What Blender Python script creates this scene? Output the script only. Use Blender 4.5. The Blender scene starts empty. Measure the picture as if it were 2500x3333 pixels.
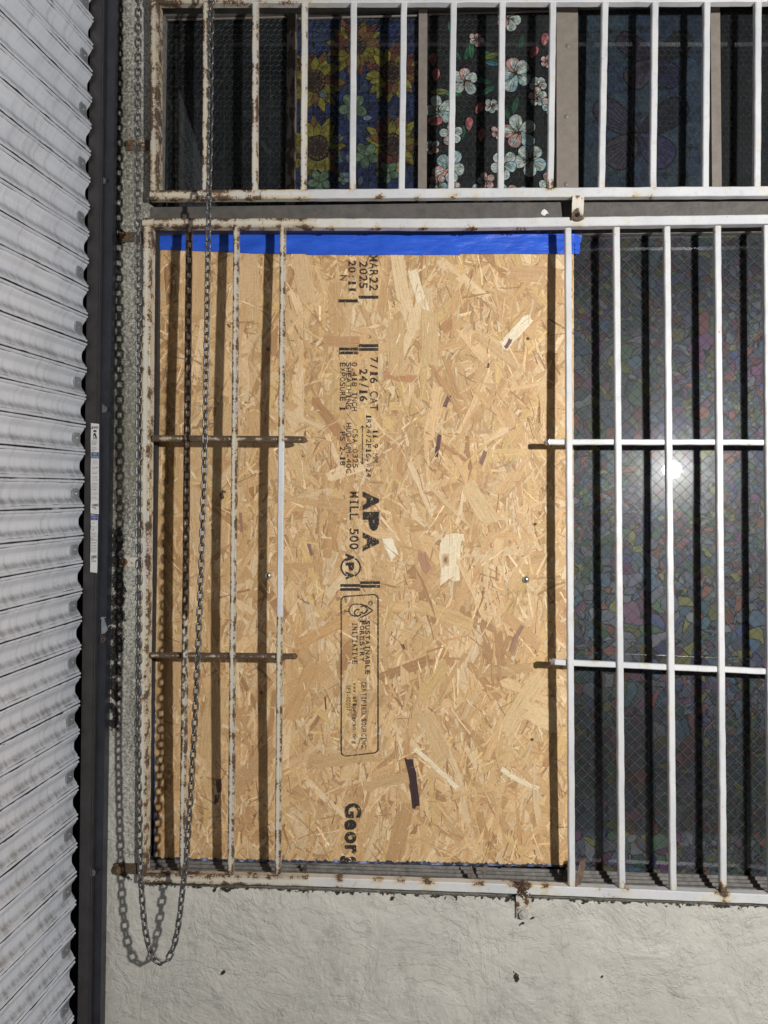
import bpy, math, random
from mathutils import Vector, Matrix, noise
random.seed(7)
R = random.random
def U(a, b): return a + (b - a) * random.random()

# ------------------------------------------------------------------ camera, world, light
sc = bpy.context.scene
C = bpy.data.collections.new('place'); sc.collection.children.link(C)
FPX = 2300.0                       # focal length in photo pixels (photo is 2500 x 3333)
PX = 0.0006                        # metres per photo pixel on the front plane of the grille
CAMY = -FPX * PX
n_ = Vector(((1347 - 1250) / FPX, -(1741 - 1666.5) / FPX, -1)).normalized()    # world +Y seen by the camera
x_ = Vector((math.cos(.006), -math.sin(.006), 0)); x_ = (x_ - n_ * x_.dot(n_)).normalized()
z_ = x_.cross(n_)
RW = Matrix((x_, n_, z_))          # camera -> world
CAM = Vector((0, CAMY, 0))
cd = bpy.data.cameras.new('camera'); cam = bpy.data.objects.new('camera', cd); C.objects.link(cam)
cam.matrix_world = Matrix.Translation(CAM) @ RW.to_4x4()
cd.sensor_fit = 'HORIZONTAL'; cd.sensor_width = 36; cd.lens = 36 * FPX / 2500
cd.clip_start = 0.02; cd.clip_end = 500
sc.camera = cam

w = bpy.data.worlds.new('World'); sc.world = w; w.use_nodes = True
bg = w.node_tree.nodes['Background']
sky = w.node_tree.nodes.new('ShaderNodeTexSky'); sky.sky_type = 'NISHITA'; sky.sun_disc = False
sky.sun_elevation = math.radians(24); sky.sun_rotation = math.radians(146)
hs = w.node_tree.nodes.new('ShaderNodeHueSaturation'); hs.inputs['Saturation'].default_value = .35
w.node_tree.links.new(sky.outputs[0], hs.inputs['Color'])
w.node_tree.links.new(hs.outputs[0], bg.inputs[0]); bg.inputs[1].default_value = 0.0030

ld = bpy.data.lights.new('work_lamp', 'POINT'); ld.energy = 190; ld.shadow_soft_size = 0.040; ld.color = (1.0, .975, .955)
lo = bpy.data.objects.new('work_lamp', ld); C.objects.link(lo); lo.location = (1.16, -1.72, .30)

sc.view_settings.view_transform = 'Standard'; sc.view_settings.look = 'None'
sc.view_settings.exposure = 0; sc.view_settings.gamma = 1
sc.cycles.caustics_reflective = False; sc.cycles.caustics_refractive = False; sc.cycles.max_bounces = 8; sc.cycles.transparent_max_bounces = 12

def P(px, py, Y=0.0):
    """world point on the plane y=Y that stands at this spot of the photograph"""
    d = RW @ Vector(((px - 1250) / FPX, -(py - 1666.5) / FPX, -1))
    return CAM + d * ((Y - CAMY) / d.y)

# ------------------------------------------------------------------ mesh helpers
class MB:
    def __init__(s): s.v = []; s.f = []; s.c = []; s.uv = None; s.sm = False
    def vert(s, p, c=(1, 1, 1)): s.v.append(Vector(p)); s.c.append(c); return len(s.v) - 1
    def poly(s, pts, c=(1, 1, 1)):
        s.f.append([s.vert(p, c) for p in pts])
    def grid(s, fn, nu, nv, cf=None, flip=False):
        b = len(s.v)
        for j in range(nv + 1):
            for i in range(nu + 1):
                p = fn(i / nu, j / nv); s.vert(p, cf(p) if cf else (1, 1, 1))
        for j in range(nv):
            for i in range(nu):
                a = b + j * (nu + 1) + i
                q = [a, a + 1, a + nu + 2, a + nu + 1]
                s.f.append(q[::-1] if flip else q)
    def box(s, a, b, cf=None):
        x0, y0, z0 = a; x1, y1, z1 = b
        p = [(x0,y0,z0),(x1,y0,z0),(x1,y1,z0),(x0,y1,z0),(x0,y0,z1),(x1,y0,z1),(x1,y1,z1),(x0,y1,z1)]
        k = [s.vert(q, cf(Vector(q)) if cf else (1,1,1)) for q in p]
        for f in ((0,3,2,1),(4,5,6,7),(0,1,5,4),(1,2,6,5),(2,3,7,6),(3,0,4,7)): s.f.append([k[i] for i in f])
    def beam(s, p0, p1, wdt, dep, seg=1, cf=None, bev=.0012, wob=0.0, cap=True, seed=0):
        """rectangular bar from p0 to p1 (centre of its FRONT face), wdt across, dep into the wall"""
        p0 = Vector(p0); p1 = Vector(p1); d = (p1 - p0).normalized()
        side = d.cross(Vector((0, 1, 0))).normalized(); back = Vector((0, 1, 0))
        h = wdt / 2; e = bev
        prof = [(-h+e, 0), (0, 0), (h-e, 0), (h, e), (h, dep-e), (h-e, dep), (-h+e, dep), (-h, dep-e), (-h, e)]
        b = len(s.v); n = len(prof)
        for j in range(seg + 1):
            q = p0.lerp(p1, j / seg)
            for (a, t) in prof:
                o = side * a + back * t
                p = q + o
                if wob: p = p + noise.noise_vector(p * 35 + Vector((seed, 0, 0))) * wob
                cc = cf(p) if cf else (1, 1, 1)
                if cc[0] > .3 and t < dep * .5: cc = (cc[0] - .13 if a == 0 else cc[0] + .13, 0, 0)
                s.vert(p, cc)
        for j in range(seg):
            for i in range(n):
                a = b + j * n + i; a2 = b + j * n + (i + 1) % n
                s.f.append([a, a2, a2 + n, a + n])
        if cap:
            s.f.append([b + i for i in range(n)][::-1]); s.f.append([b + seg * n + i for i in range(n)])
    def cyl(s, c, ax, r, L, n=20, r2=None, c_=(1,1,1)):
        c = Vector(c); ax = Vector(ax).normalized(); r2 = r if r2 is None else r2
        u = ax.orthogonal().normalized(); v = ax.cross(u); b = len(s.v)
        for k, rr in ((0, r), (1, r2)):
            for i in range(n):
                a = 2 * math.pi * i / n
                s.vert(c + ax * L * k + (u * math.cos(a) + v * math.sin(a)) * rr, c_)
        for i in range(n):
            j = (i + 1) % n; s.f.append([b + i, b + j, b + n + j, b + n + i])
        s.f.append([b + i for i in range(n)][::-1]); s.f.append([b + n + i for i in range(n)])
    def dome(s, c, ax, r, h, n=20, m=5, c_=(1,1,1)):
        c = Vector(c); ax = Vector(ax).normalized(); u = ax.orthogonal().normalized(); v = ax.cross(u); b = len(s.v)
        for k in range(m):
            t = k / m * math.pi / 2
            for i in range(n):
                a = 2 * math.pi * i / n
                s.vert(c + ax * h * math.sin(t) + (u * math.cos(a) + v * math.sin(a)) * r * math.cos(t), c_)
        top = s.vert(c + ax * h, c_)
        for k in range(m - 1):
            for i in range(n):
                j = (i + 1) % n; s.f.append([b+k*n+i, b+k*n+j, b+(k+1)*n+j, b+(k+1)*n+i])
        for i in range(n): s.f.append([b+(m-1)*n+i, b+(m-1)*n+(i+1)%n, top])
    def tube(s, pts, r, n=6, closed=False, c_=(1,1,1)):
        pts = [Vector(p) for p in pts]; b = len(s.v); m = len(pts); up = None
        for k, p in enumerate(pts):
            if closed: t = pts[(k+1) % m] - pts[k-1]
            else: t = pts[min(k+1, m-1)] - pts[max(k-1, 0)]
            t.normalize()
            if up is None: up = t.orthogonal().normalized()
            up = (up - t * up.dot(t)).normalized(); q = t.cross(up)
            for i in range(n):
                a = 2 * math.pi * i / n; s.vert(p + (up * math.cos(a) + q * math.sin(a)) * r, c_)
        for k in range(m if closed else m - 1):
            k2 = (k + 1) % m
            for i in range(n):
                j = (i + 1) % n; s.f.append([b+k*n+i, b+k*n+j, b+k2*n+j, b+k2*n+i])
        if not closed:
            s.f.append([b + i for i in range(n)][::-1]); s.f.append([b + (m-1)*n + i for i in range(n)])

ORG = {}
def link_mesh(name, mb, mat, parent=None, org=None, smooth=False):
    if parent is not None: o0 = ORG[parent]
    elif org is not None: o0 = Vector(org)
    else:
        xs = [v.x for v in mb.v]; ys = [v.y for v in mb.v]; zs = [v.z for v in mb.v]
        o0 = Vector(((min(xs)+max(xs))/2, (min(ys)+max(ys))/2, min(zs)))
    me = bpy.data.meshes.new(name)
    me.from_pydata([tuple(v - o0) for v in mb.v], [], mb.f)
    at = me.color_attributes.new('Col', 'FLOAT_COLOR', 'POINT')
    buf = []
    for c in mb.c: buf += [c[0], c[1], c[2], 1.0]
    at.data.foreach_set('color', buf)
    if mb.uv:
        ul = me.uv_layers.new(name='UVMap'); fl = []
        for l in me.loops: fl += list(mb.uv[l.vertex_index])
        ul.data.foreach_set('uv', fl)
    if smooth or mb.sm: me.polygons.foreach_set('use_smooth', [True] * len(me.polygons))
    me.materials.append(mat); me.update()
    o = bpy.data.objects.new(name, me); C.objects.link(o)
    if parent is not None: o.parent = parent; ORG[o] = o0
    else: o.location = o0; ORG[o] = o0
    return o
def tag(o, label, cat=None, group=None, kind=None):
    if label: o['label'] = label
    if cat: o['category'] = cat
    if group: o['group'] = group
    if kind: o['kind'] = kind
    return o
def thing(name, loc, label, cat, group=None):
    o = bpy.data.objects.new(name, None); o.empty_display_size = .05; C.objects.link(o); o.location = loc
    ORG[o] = Vector(loc); return tag(o, label, cat, group)

# ------------------------------------------------------------------ material helpers
class M:
    def __init__(s, name, rough=.6, metal=0.0, spec=.5):
        s.m = bpy.data.materials.new(name); s.m.use_nodes = True; s.t = s.m.node_tree
        s.b = s.t.nodes['Principled BSDF']; s.out = s.t.nodes['Material Output']
        s.b.inputs['Roughness'].default_value = rough; s.b.inputs['Metallic'].default_value = metal
        s.b.inputs['Specular IOR Level'].default_value = spec
        s.geo = s.t.nodes.new('ShaderNodeNewGeometry').outputs['Position']
    def n(s, typ, **k):
        nd = s.t.nodes.new(typ)
        for a, b in k.items(): setattr(nd, a, b)
        return nd
    def L(s, a, b): s.t.links.new(a, b)
    def set(s, sock, v):
        if isinstance(v, bpy.types.NodeSocket): s.L(v, sock)
        else:
            if isinstance(v, tuple) and len(v) == 3 and sock.type == 'RGBA': v = (*v, 1)
            sock.default_value = v
    def math(s, op, a, b=0.0, c=0.0, clamp=False):
        nd = s.n('ShaderNodeMath', operation=op, use_clamp=clamp)
        s.set(nd.inputs[0], a); s.set(nd.inputs[1], b); s.set(nd.inputs[2], c); return nd.outputs[0]
    def ss(s, v, a, b, lo=0.0, hi=1.0):
        nd = s.n('ShaderNodeMapRange', interpolation_type='SMOOTHSTEP')
        s.set(nd.inputs[0], v); nd.inputs[1].default_value = a; nd.inputs[2].default_value = b
        nd.inputs[3].default_value = lo; nd.inputs[4].default_value = hi; return nd.outputs[0]
    def scale(s, vec, sx, sy, sz):
        nd = s.n('ShaderNodeMapping'); s.set(nd.inputs[0], vec); nd.inputs[3].default_value = (sx, sy, sz); return nd.outputs[0]
    def noise(s, sc_, det=4, rough=.55, vec=None, dist=0.0, col=False):
        nd = s.n('ShaderNodeTexNoise'); s.set(nd.inputs['Vector'], vec if vec is not None else s.geo)
        nd.inputs['Scale'].default_value = sc_; nd.inputs['Detail'].default_value = det
        nd.inputs['Roughness'].default_value = rough; nd.inputs['Distortion'].default_value = dist
        return nd.outputs[1 if col else 0]
    def mix(s, f, a, b, bt='MIX'):
        nd = s.n('ShaderNodeMix', data_type='RGBA', blend_type=bt); s.set(nd.inputs[0], f)
        s.set(nd.inputs[6], a); s.set(nd.inputs[7], b); return nd.outputs[2]
    def ramp(s, f, stops, interp='LINEAR'):
        nd = s.n('ShaderNodeValToRGB'); s.set(nd.inputs[0], f); cr = nd.color_ramp; cr.interpolation = interp
        while len(cr.elements) < len(stops): cr.elements.new(.5)
        for e, (p, c) in zip(cr.elements, stops): e.position = p; e.color = (*c, 1)
        return nd.outputs[0]
    def attr(s, name='Col'):
        nd = s.n('ShaderNodeAttribute', attribute_name=name); return nd
    def chan(s, col):
        nd = s.n('ShaderNodeSeparateColor'); s.L(col, nd.inputs[0]); return nd.outputs
    def col(s, v): s.set(s.b.inputs['Base Color'], v)
    def bump(s, h, dist, strength=1.0):
        nd = s.n('ShaderNodeBump'); s.set(nd.inputs['Height'], h); nd.inputs['Distance'].default_value = dist
        nd.inputs['Strength'].default_value = strength; s.L(nd.outputs[0], s.b.inputs['Normal']); return nd

# painted steel: Col.r = how far the paint has gone
def steel_mat():
    k = M('painted_steel', .45); a = k.chan(k.attr().outputs['Color'])
    n1 = k.noise(42, 6, .68); n2 = k.noise(330, 4, .6); n3 = k.noise(9, 4)
    v = k.math('ADD', k.math('MULTIPLY', n1, .68), k.math('MULTIPLY', n2, .32))
    v = k.math('ADD', v, k.math('MULTIPLY', k.math('SUBTRACT', a[0], .5), .42))
    v = k.math('ADD', v, k.math('MULTIPLY', k.math('SUBTRACT', n3, .5), .16))
    age = k.ramp(a[0], [(0, (.69, .70, .73)), (.2, (.66, .66, .65)), (.38, (.64, .59, .46)), (.55, (.54, .49, .37)), (.8, (.36, .33, .25))])
    age = k.mix(k.ss(n3, .38, .66, 0, .45), age, (.50, .525, .57))
    age = k.mix(k.ss(k.noise(95, 6, .7), .52, .66, 0, .35), age, (.42, .42, .40))
    age = k.mix(k.ss(k.noise(28, 3), .58, .68, 0, .35), age, (.62, .56, .40))
    rust = k.ramp(n2, [(.3, (.05, .036, .024)), (.55, (.095, .063, .040)), (.72, (.22, .13, .065))])
    stain = k.mix(k.ss(v, .46, .53), age, k.mix(.50, age, (.46, .25, .09)))
    rust = k.mix(k.ss(a[0], .30, .5, .75, 0), rust, (.30, .145, .055))
    c = k.mix(k.ss(v, .525, .55), stain, rust); k.col(c)
    k.set(k.b.inputs['Roughness'], k.ss(v, .50, .56, .42, .85))
    h = k.math('SUBTRACT', k.math('MULTIPLY', n2, .35), k.ss(v, .515, .545)); k.bump(h, .0006, .9)
    return k.m
STEEL = steel_mat()

def plain(name, col, rough=.6, metal=0.0, var=.25, sc_=60, bumpd=0.0003, spec=.5):
    k = M(name, rough, metal, spec); n1 = k.noise(sc_, 6, .6); n2 = k.noise(sc_ * 7, 3)
    v = k.math('ADD', k.math('MULTIPLY', n1, .6), k.math('MULTIPLY', n2, .4))
    f = k.ss(v, .3, .7, 1 - var, 1 + var)
    k.col(k.mix(1.0, (*col,), k.mix(0, f, f), 'MULTIPLY'))
    if bumpd: k.bump(v, bumpd, .7)
    return k.m
def vcol_mat(name, rough=.5, spec=.5):
    k = M(name, rough, 0, spec); a = k.attr().outputs['Color']; n = k.noise(240, 4); n2 = k.noise(70, 4, .6)
    a = k.mix(1.0, a, k.ss(n2, .33, .62, .50, 1.15), 'MULTIPLY')
    k.col(k.mix(1.0, a, k.ss(n, .3, .7, .82, 1.15), 'MULTIPLY')); return k.m

CHAIN = plain('chain_steel', (.17, .17, .165), .40, .75, .45, 180, .0002)
BOLT = plain('zinc_bolt', (.55, .55, .54), .3, .9, .25, 300, .0001)
RUSTY = plain('rusty_iron', (.16, .095, .05), .85, .2, .6, 150, .0008)
BLACKP = plain('black_guide_paint', (.038, .035, .034), .42, 0, .25, 40, .0002)
BLACKB = plain('blueblack_guide_paint', (.021, .023, .030), .38, 0, .35, 30, .0002)
DARK = plain('recess_shade', (.006, .006, .006), .9, 0, .2, 30, 0)  # near-black colour that holds the shade inside slots and holes
GALV = plain('galvanised_plate', (.34, .36, .37), .42, .6, .25, 90, .0001)
ALU = plain('dirty_window_channel', (.19, .18, .165), .6, .15, .45, 70, .0006)
TRIM = plain('taupe_window_paint', (.225, .195, .165), .5, 0, .16, 55, .0003)
TRIMD = plain('dusty_transom_paint', (.105, .096, .086), .6, 0, .3, 45, .0004)

# ------------------------------------------------------------------ ground and far surroundings
def pave_mat():
    k = M('pavement', .85); n = k.noise(30, 6); k.col(k.ramp(n, [(.3, (.10, .10, .10)), (.7, (.19, .185, .18))])); k.bump(n, .003); return k.m
g = MB(); g.box((-6, -40, -1.62), (8, .0, -1.5)); tag(link_mesh('pavement', g, pave_mat()), 'grey concrete pavement along the foot of the wall', kind='structure')
g = MB(); g.poly([(-60, -120, -1.63), (60, -120, -1.63), (60, 60, -1.63), (-60, 60, -1.63)])
tag(link_mesh('ground', g, pave_mat()), 'dark grey ground around the building', kind='structure')

# ------------------------------------------------------------------ plaster wall
WY = .012
def wall_mat():
    k = M('wall_paint', .55); a = k.chan(k.attr().outputs['Color'])
    g_ = k.geo
    big = k.noise(7, 5, .6, dist=.6); med = k.noise(26, 5, .6, dist=.4); fin = k.noise(160, 5, .65); vf = k.noise(620, 3)
    pl1 = k.ss(k.noise(6.5, 4, .6, dist=1.2), .50, .515)
    pl2 = k.ss(k.noise(11, 5, .62, dist=.8, vec=k.scale(g_, 1.0, 1, 1.7)), .56, .572)
    pl3 = k.ss(k.noise(19, 4, .6, dist=.5), .63, .645)
    h = k.math('ADD', k.math('MULTIPLY', big, 3.4), k.math('MULTIPLY', med, .95))
    h = k.math('ADD', h, k.math('MULTIPLY', fin, .13))
    h = k.math('ADD', h, k.math('MULTIPLY', vf, .04))
    h = k.math('ADD', h, k.math('MULTIPLY', k.math('ADD', pl1, pl2), .15))
    # coarser blown plaster in a few areas
    lump = k.math('MULTIPLY', k.noise(70, 4, .55, dist=.7), k.ss(k.noise(4.2, 2), .50, .62))
    h = k.math('ADD', h, k.math('MULTIPLY', lump, .6))
    vw = k.n('ShaderNodeTexVoronoi', feature='DISTANCE_TO_EDGE'); vw.inputs['Scale'].default_value = 9
    dn = k.n('ShaderNodeVectorMath', operation='ADD'); k.L(g_, dn.inputs[0])
    sc2 = k.n('ShaderNodeVectorMath', operation='SCALE'); k.L(k.noise(14, 4, col=True), sc2.inputs[0]); sc2.inputs[3].default_value = .12
    k.L(sc2.outputs[0], dn.inputs[1]); k.L(dn.outputs[0], vw.inputs['Vector'])
    crack = k.math('MULTIPLY', k.ss(vw.outputs['Distance'], .0, .012, 1, 0), k.ss(k.noise(5, 2, vec=k.scale(g_, 1, 1, 1.3)), .57, .63))
    h = k.math('SUBTRACT', h, k.math('MULTIPLY', crack, .05))
    c = k.mix(k.ss(big, .35, .68), (.60, .58, .515), (.55, .532, .478))
    c = k.mix(k.ss(k.noise(34, 6, .7), .52, .72, 0, .5), c, (.36, .355, .32))
    c = k.mix(k.ss(k.noise(11, 6, .75, vec=k.scale(g_, 1, 1, .6)), .55, .70, 0, .45), c, (.30, .29, .25))
    c = k.mix(k.ss(k.noise(520, 3, .6), .60, .75, 0, .35), c, (.25, .24, .20))
    c = k.mix(k.math('MULTIPLY', crack, .22), c, (.07, .065, .055))
    # bare / mouldy plaster on the pier: Col.r; black tar-like stain: Col.g
    st = k.math('ADD', k.math('MULTIPLY', fin, .6), k.math('MULTIPLY', k.noise(300, 3), .4))
    speck = k.ss(k.math('ADD', st, k.math('MULTIPLY', k.math('SUBTRACT', a[0], .5), .42)), .38, .66)
    mould = k.ramp(k.noise(22, 4), [(.3, (.10, .097, .07)), (.7, (.20, .195, .145))])
    c = k.mix(k.math('MULTIPLY', speck, k.ss(a[0], .05, .45)), c, mould)
    bl = k.ss(k.math('ADD', k.noise(60, 6, .72), k.math('MULTIPLY', k.math('SUBTRACT', a[1], .5), .62)), .50, .56)
    c = k.mix(bl, c, (.022, .02, .018))
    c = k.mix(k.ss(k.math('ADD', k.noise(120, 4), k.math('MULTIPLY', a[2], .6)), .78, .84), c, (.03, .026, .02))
    k.col(c)
    h = k.math('ADD', h, k.math('MULTIPLY', k.math('MULTIPLY', k.noise(95, 5), a[0]), 1.3))
    h = k.math('ADD', h, k.math('MULTIPLY', k.math('MULTIPLY', k.noise(130, 5), bl), 2.0))
    k.bump(h, .0055, .72)
    return k.m
WALLM = wall_mat()
def gs(d, s_): return math.exp(-(d / s_) ** 2)
BL, TL = P(455, 2876, WY), P(478, 700, WY)
xL = (BL.x + TL.x) / 2
zS0, zS1 = P(446, 2878, WY), P(2500, 2952, WY)
def sillz(x): return zS0.z + (zS1.z - zS0.z) * (x - zS0.x) / (zS1.x - zS0.x)
ZTOP = P(1500, -40, WY).z
XR = 1.75
stains = []
SL = [(395,770,22,.75),(405,640,14,.4),(412,940,18,.3),(420,2860,14,.5),(402,2830,24,.7),(423,469,16,.6),(470,2890,12,.6),(440,2440,30,.3),(430,2600,26,.25),(450,400,20,.25)]
for k_ in range(26): SL.append((379 + 7 * math.sin(k_ * 1.9) + 8 * math.exp(-((k_ - 9) / 7) ** 2) + k_ * -.4, 1740 + k_ * 25 + 9 * math.sin(k_ * 2.7), 19 + 8 * math.exp(-((k_ - 11) / 6) ** 2), .80))
for k_ in range(10): SL.append((376, 540 + k_ * 40, 8, .6))
for (px, py, r, s_) in SL:
    q = P(px, py, WY); stains.append((q.x, q.z, r * PX, s_))
chips = []
for (px, py, r) in ((730,2890,14),(745,2895,10),(700,2898,9),(955,2948,7),(730,3165,8),(722,3172,6),(552,3042,4),(617,3022,4),(644,3004,4),(1680,3175,14),(1682,3190,9),(1275,2925,9),(1100,2905,10),(1660,2900,16),(1690,2895,20),(1720,2890,16),(1735,2930,9),(1650,2930,12),(1960,3180,8),(1735,2990,10),(1700,3006,9)):
    q = P(px, py, WY); chips.append((q.x, q.z, r * PX * .8))
ZW = P(400, 2860, WY).z
def wallc(p):
    pier = 1.0 if p.x < xL + .02 else 0.0
    d = 0.0
    if pier:
        t = min(1, max(0, (p.z - ZW) / .05)); d = .22 + .34 * t
        d += .5 * (noise.noise(Vector((p.x * 9, 3, p.z * 2.2)))); d *= t
    s_ = 0.0
    for (x, z, r, a) in stains: s_ = max(s_, a * gs(math.hypot(p.x - x, (p.z - z) * .7), r * 1.2))
    c_ = 0.0
    for (x, z, r) in chips: c_ = max(c_, gs(math.hypot(p.x - x, p.z - z), r * 1.1))
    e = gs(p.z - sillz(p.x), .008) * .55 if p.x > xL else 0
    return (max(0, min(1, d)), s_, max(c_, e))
wm = MB()
x0 = P(360, 1700, WY).x - .05
wm.grid(lambda u, v: Vector((x0 + (xL - x0) * u, WY, -1.5 + (ZTOP + .9 + 1.5) * v)), 26, 600, wallc)
wm.grid(lambda u, v: Vector((xL + (XR - xL) * u, WY, -1.5 + (sillz(xL + (XR - xL) * u) + 1.5) * v)), 330, 130, wallc)
wm.grid(lambda u, v: Vector((xL + (XR - xL) * u, WY, ZTOP + .9 * v)), 8, 8, wallc)
wm.grid(lambda u, v: Vector((XR + .6 * u, WY, -1.5 + (ZTOP + 2.4) * v)), 8, 8, wallc)
# reveals
wm.grid(lambda u, v: Vector((xL, WY + .12 * u, sillz(xL) + (ZTOP - sillz(xL)) * v)), 8, 300, wallc)
wm.grid(lambda u, v: Vector((xL + (XR - xL) * u, WY + .12 * v, sillz(xL + (XR - xL) * u))), 60, 6, lambda p: (.8, .2, .1))
wm.grid(lambda u, v: Vector((XR, WY + .12 * u, -1 + 2.4 * v)), 2, 2, wallc)
wm.grid(lambda u, v: Vector((xL + (XR - xL) * u, WY + .12 * v, ZTOP)), 2, 2, wallc)
wm.grid(lambda u, v: Vector((x0 + .02 + (XR + .6 - x0 - .02) * u, WY + .14, -1.5 + (ZTOP + 2.4) * v)), 2, 2, lambda p: (1, 1, 1))
wall = link_mesh('plaster_wall', wm, WALLM)
tag(wall, 'rough cream painted plaster wall with cracks and peeling paint around the barred windows', 'wall')

# ------------------------------------------------------------------ security grilles
def rustf(base, spots=(), endz=None):
    def f(p):
        v = base(p) if callable(base) else base
        for (x, z, r, a) in spots: v += a * gs(math.hypot(p.x - x, p.z - z), r)
        return (max(0, min(1, v)), 0, 0)
    return f
def SP(lst, Y=0):
    o = []
    for (px, py, r, a) in lst: q = P(px, py, Y); o.append((q.x, q.z, r * PX * .85, a * .66))
    return o
UY = -.012
UT = [(670,666),(830,828),(991,987),(1151,1147),(1315,1307),(1477,1468),(1636,1630),(1801,1792),(1971,1959),(2134,2127),(2303,2298),(2470,2467),(2640,2637),(2810,2806)]
ug = thing('security_grille', P(508, 650, UY), 'upper white steel bar grille over the flower windows, rusty at its left end', 'window grille')
xr = lambda px: P(px, 600, UY).x
def ubase(p):
    t = (p.x - xr(487)) / (xr(1200) - xr(487)); t = max(0, min(1, t))
    return .42 * (1 - t) ** .7 + .13
usp = SP([(1790,600,26,.55),(1975,600,22,.35),(2130,605,20,.3),(2480,600,22,.3),(1470,640,28,.45),(1550,630,26,.4),(1230,640,30,.4),(1270,600,20,.3),(2070,630,26,.4),(2120,645,22,.4),(1360,645,16,.6),(1800,625,30,.3),(2100,40,10,.2),(1000,600,30,.3),(1150,606,22,.35)], UY)
uc = rustf(ubase, usp)
def rail(parent, name, pts, wdt, dep, Y, cf, seed=0):
    m = MB()
    for (a, b) in zip(pts[:-1], pts[1:]):
        p0, p1 = P(*a, Y), P(*b, Y)
        m.beam(p0, p1, wdt, dep, max(6, int((p1 - p0).length / .006)), cf, .0016, .0006, seed=seed)
    return link_mesh(name, m, STEEL, parent)
rail(ug, 'bottom_rail', [(487, 633), (3000, 617)], .0186, .016, UY, uc)
rail(ug, 'top_rail', [(487, -6), (3000, -14)], .019, .016, UY, uc)
rail(ug, 'stile', [(501, 4), (500, 619)], .0165, .028, UY, uc)
for i, (xt, xb) in enumerate(UT):
    rail(ug, 'bar', [(xt, 5), (xb, 619)], .0122, .0122, UY + .0008, uc, i)
# tab on the wall
def tab(parent, a, b, Y, depth, bolt, cf, br=12, mat=RUSTY, hexa=True):
    m = MB(); p0, p1 = P(*a, Y), P(*b, Y)
    x0_, x1_ = sorted((p0.x, p1.x)); z0, z1 = sorted((p0.z, p1.z))
    m.grid(lambda u, v: Vector((x0_ + (x1_-x0_)*u, Y, z0 + (z1-z0)*v)), 12, 10, cf)
    m.grid(lambda u, v: Vector((x0_ + (x1_-x0_)*u, Y + depth*v, z1)), 12, 2, cf)
    m.grid(lambda u, v: Vector((x0_ + (x1_-x0_)*u, Y + depth*v, z0)), 12, 2, cf, True)
    m.grid(lambda u, v: Vector((x0_, Y + depth*u, z0 + (z1-z0)*v)), 2, 10, cf, True)
    m.grid(lambda u, v: Vector((x1_, Y + depth*u, z0 + (z1-z0)*v)), 2, 10, cf)
    t = link_mesh('mounting_tab', m, STEEL, parent)
    if bolt:
        q = P(*bolt, Y); h = MB()
        h.cyl((q.x, Y - .0015, q.z), (0, 1, 0), br * 1.25 * PX, .0015, 20)
        h.cyl((q.x, Y - .0065, q.z), (0, 1, 0), br * PX * .9, .005, 6 if hexa else 16)
        h.dome((q.x, Y - .0065, q.z), (0, -1, 0), br * PX * .55, .003, 12, 3)
        link_mesh('bolt', h, mat, t)
    return t
tab(ug, (412, 455), (489, 488), .0085, .003, (423, 469), rustf(.6), 11)
# centre strap between the two grilles
m = MB(); p0, p1 = P(1865, 636, -.014), P(1902, 716, -.008)
def strap(u, v):
    a = P(1864 + 38 * u, 636 + 72 * v, -.0145); a.y = -.0145 + .010 * v
    return a
m.grid(strap, 12, 24, rustf(.38, SP([(1880,700,22,.5),(1868,716,14,.6),(1895,716,14,.6),(1872,650,10,.3),(1898,660,10,.4)])))
pts = [strap(i / 12, 1) for i in range(13)]
rnd = MB(); n0 = len(m.v)
cx = P(1883, 708, -.0045)
for i in range(17):
    a = math.pi + math.pi * i / 16
    m.vert(cx + Vector((math.cos(a) * 19 * PX, 0, math.sin(a) * 12 * PX)), (.8, 0, 0))
m.f.append([n0 + i for i in range(17)])
o = link_mesh('strap', m, STEEL, ug)
h = MB(); q = P(1881, 699, -.0085); h.cyl((q.x, q.y - .0006, q.z), (0, 1, 0), 6 * PX, .0006, 16); link_mesh('hole', h, DARK, o)

lg = thing('security_grille', P(480, 2870, 0), 'lower white steel bar grille with its middle bars cut out in front of the board', 'window grille')
yl = lambda px: P(px, 1600, 0).x
def lbase(p):
    if p.x > yl(1000) + .01:
        t = (p.x - yl(1000)) / (yl(1900) - yl(1000)); t = max(0, min(1, t)); return .27 - .10 * t
    t = (p.x - yl(460)) / (yl(1000) - yl(460)); return .54 - .14 * max(0, min(1, t))
lsp = SP([(1880,715,34,.42),(2040,715,16,.15),(2350,2900,34,.5),(2290,2925,18,.4),(2360,2925,20,.5),(2036,2905,24,.4),(1950,2895,12,.3),(1770,2905,14,.4),(1815,2908,12,.4),(2000,2915,20,.3),(2085,2920,10,.3),
          (1665,2880,26,.4),(1700,2888,20,.8),(1725,2880,20,.4),(1560,2880,22,.6),(1390,2875,26,.5),(1300,2870,20,.3),(1100,2868,20,.4),(1230,2870,24,.3),(1780,2885,20,.5),(1940,2155,16,.4),(2105,2165,16,.4),(1938,1438,18,.4),(2080,1436,16,.35),(2440,1440,14,.3),
          (1076,751,13,.8),(1225,751,13,.8),(1380,751,13,.8),(1537,751,13,.8),(1695,751,13,.8),(980,725,60,.2)])
lc = rustf(lbase, lsp)
def wbase(p): return .10
rail(lg, 'top_rail', [(462, 723), (1500, 725), (2500, 712), (3000, 705)], .0183, .0185, 0, lc)
rail(lg, 'bottom_rail', [(447, 2860), (1000, 2871), (1600, 2893), (2500, 2929), (3000, 2950)], .0178, .0185, 0, lc)
rail(lg, 'stile', [(478, 738), (459, 2846)], .0165, .0265, 0.0004, rustf(lambda p: .44, SP([(478,760,40,.25),(460,2840,40,.3)])))
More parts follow.
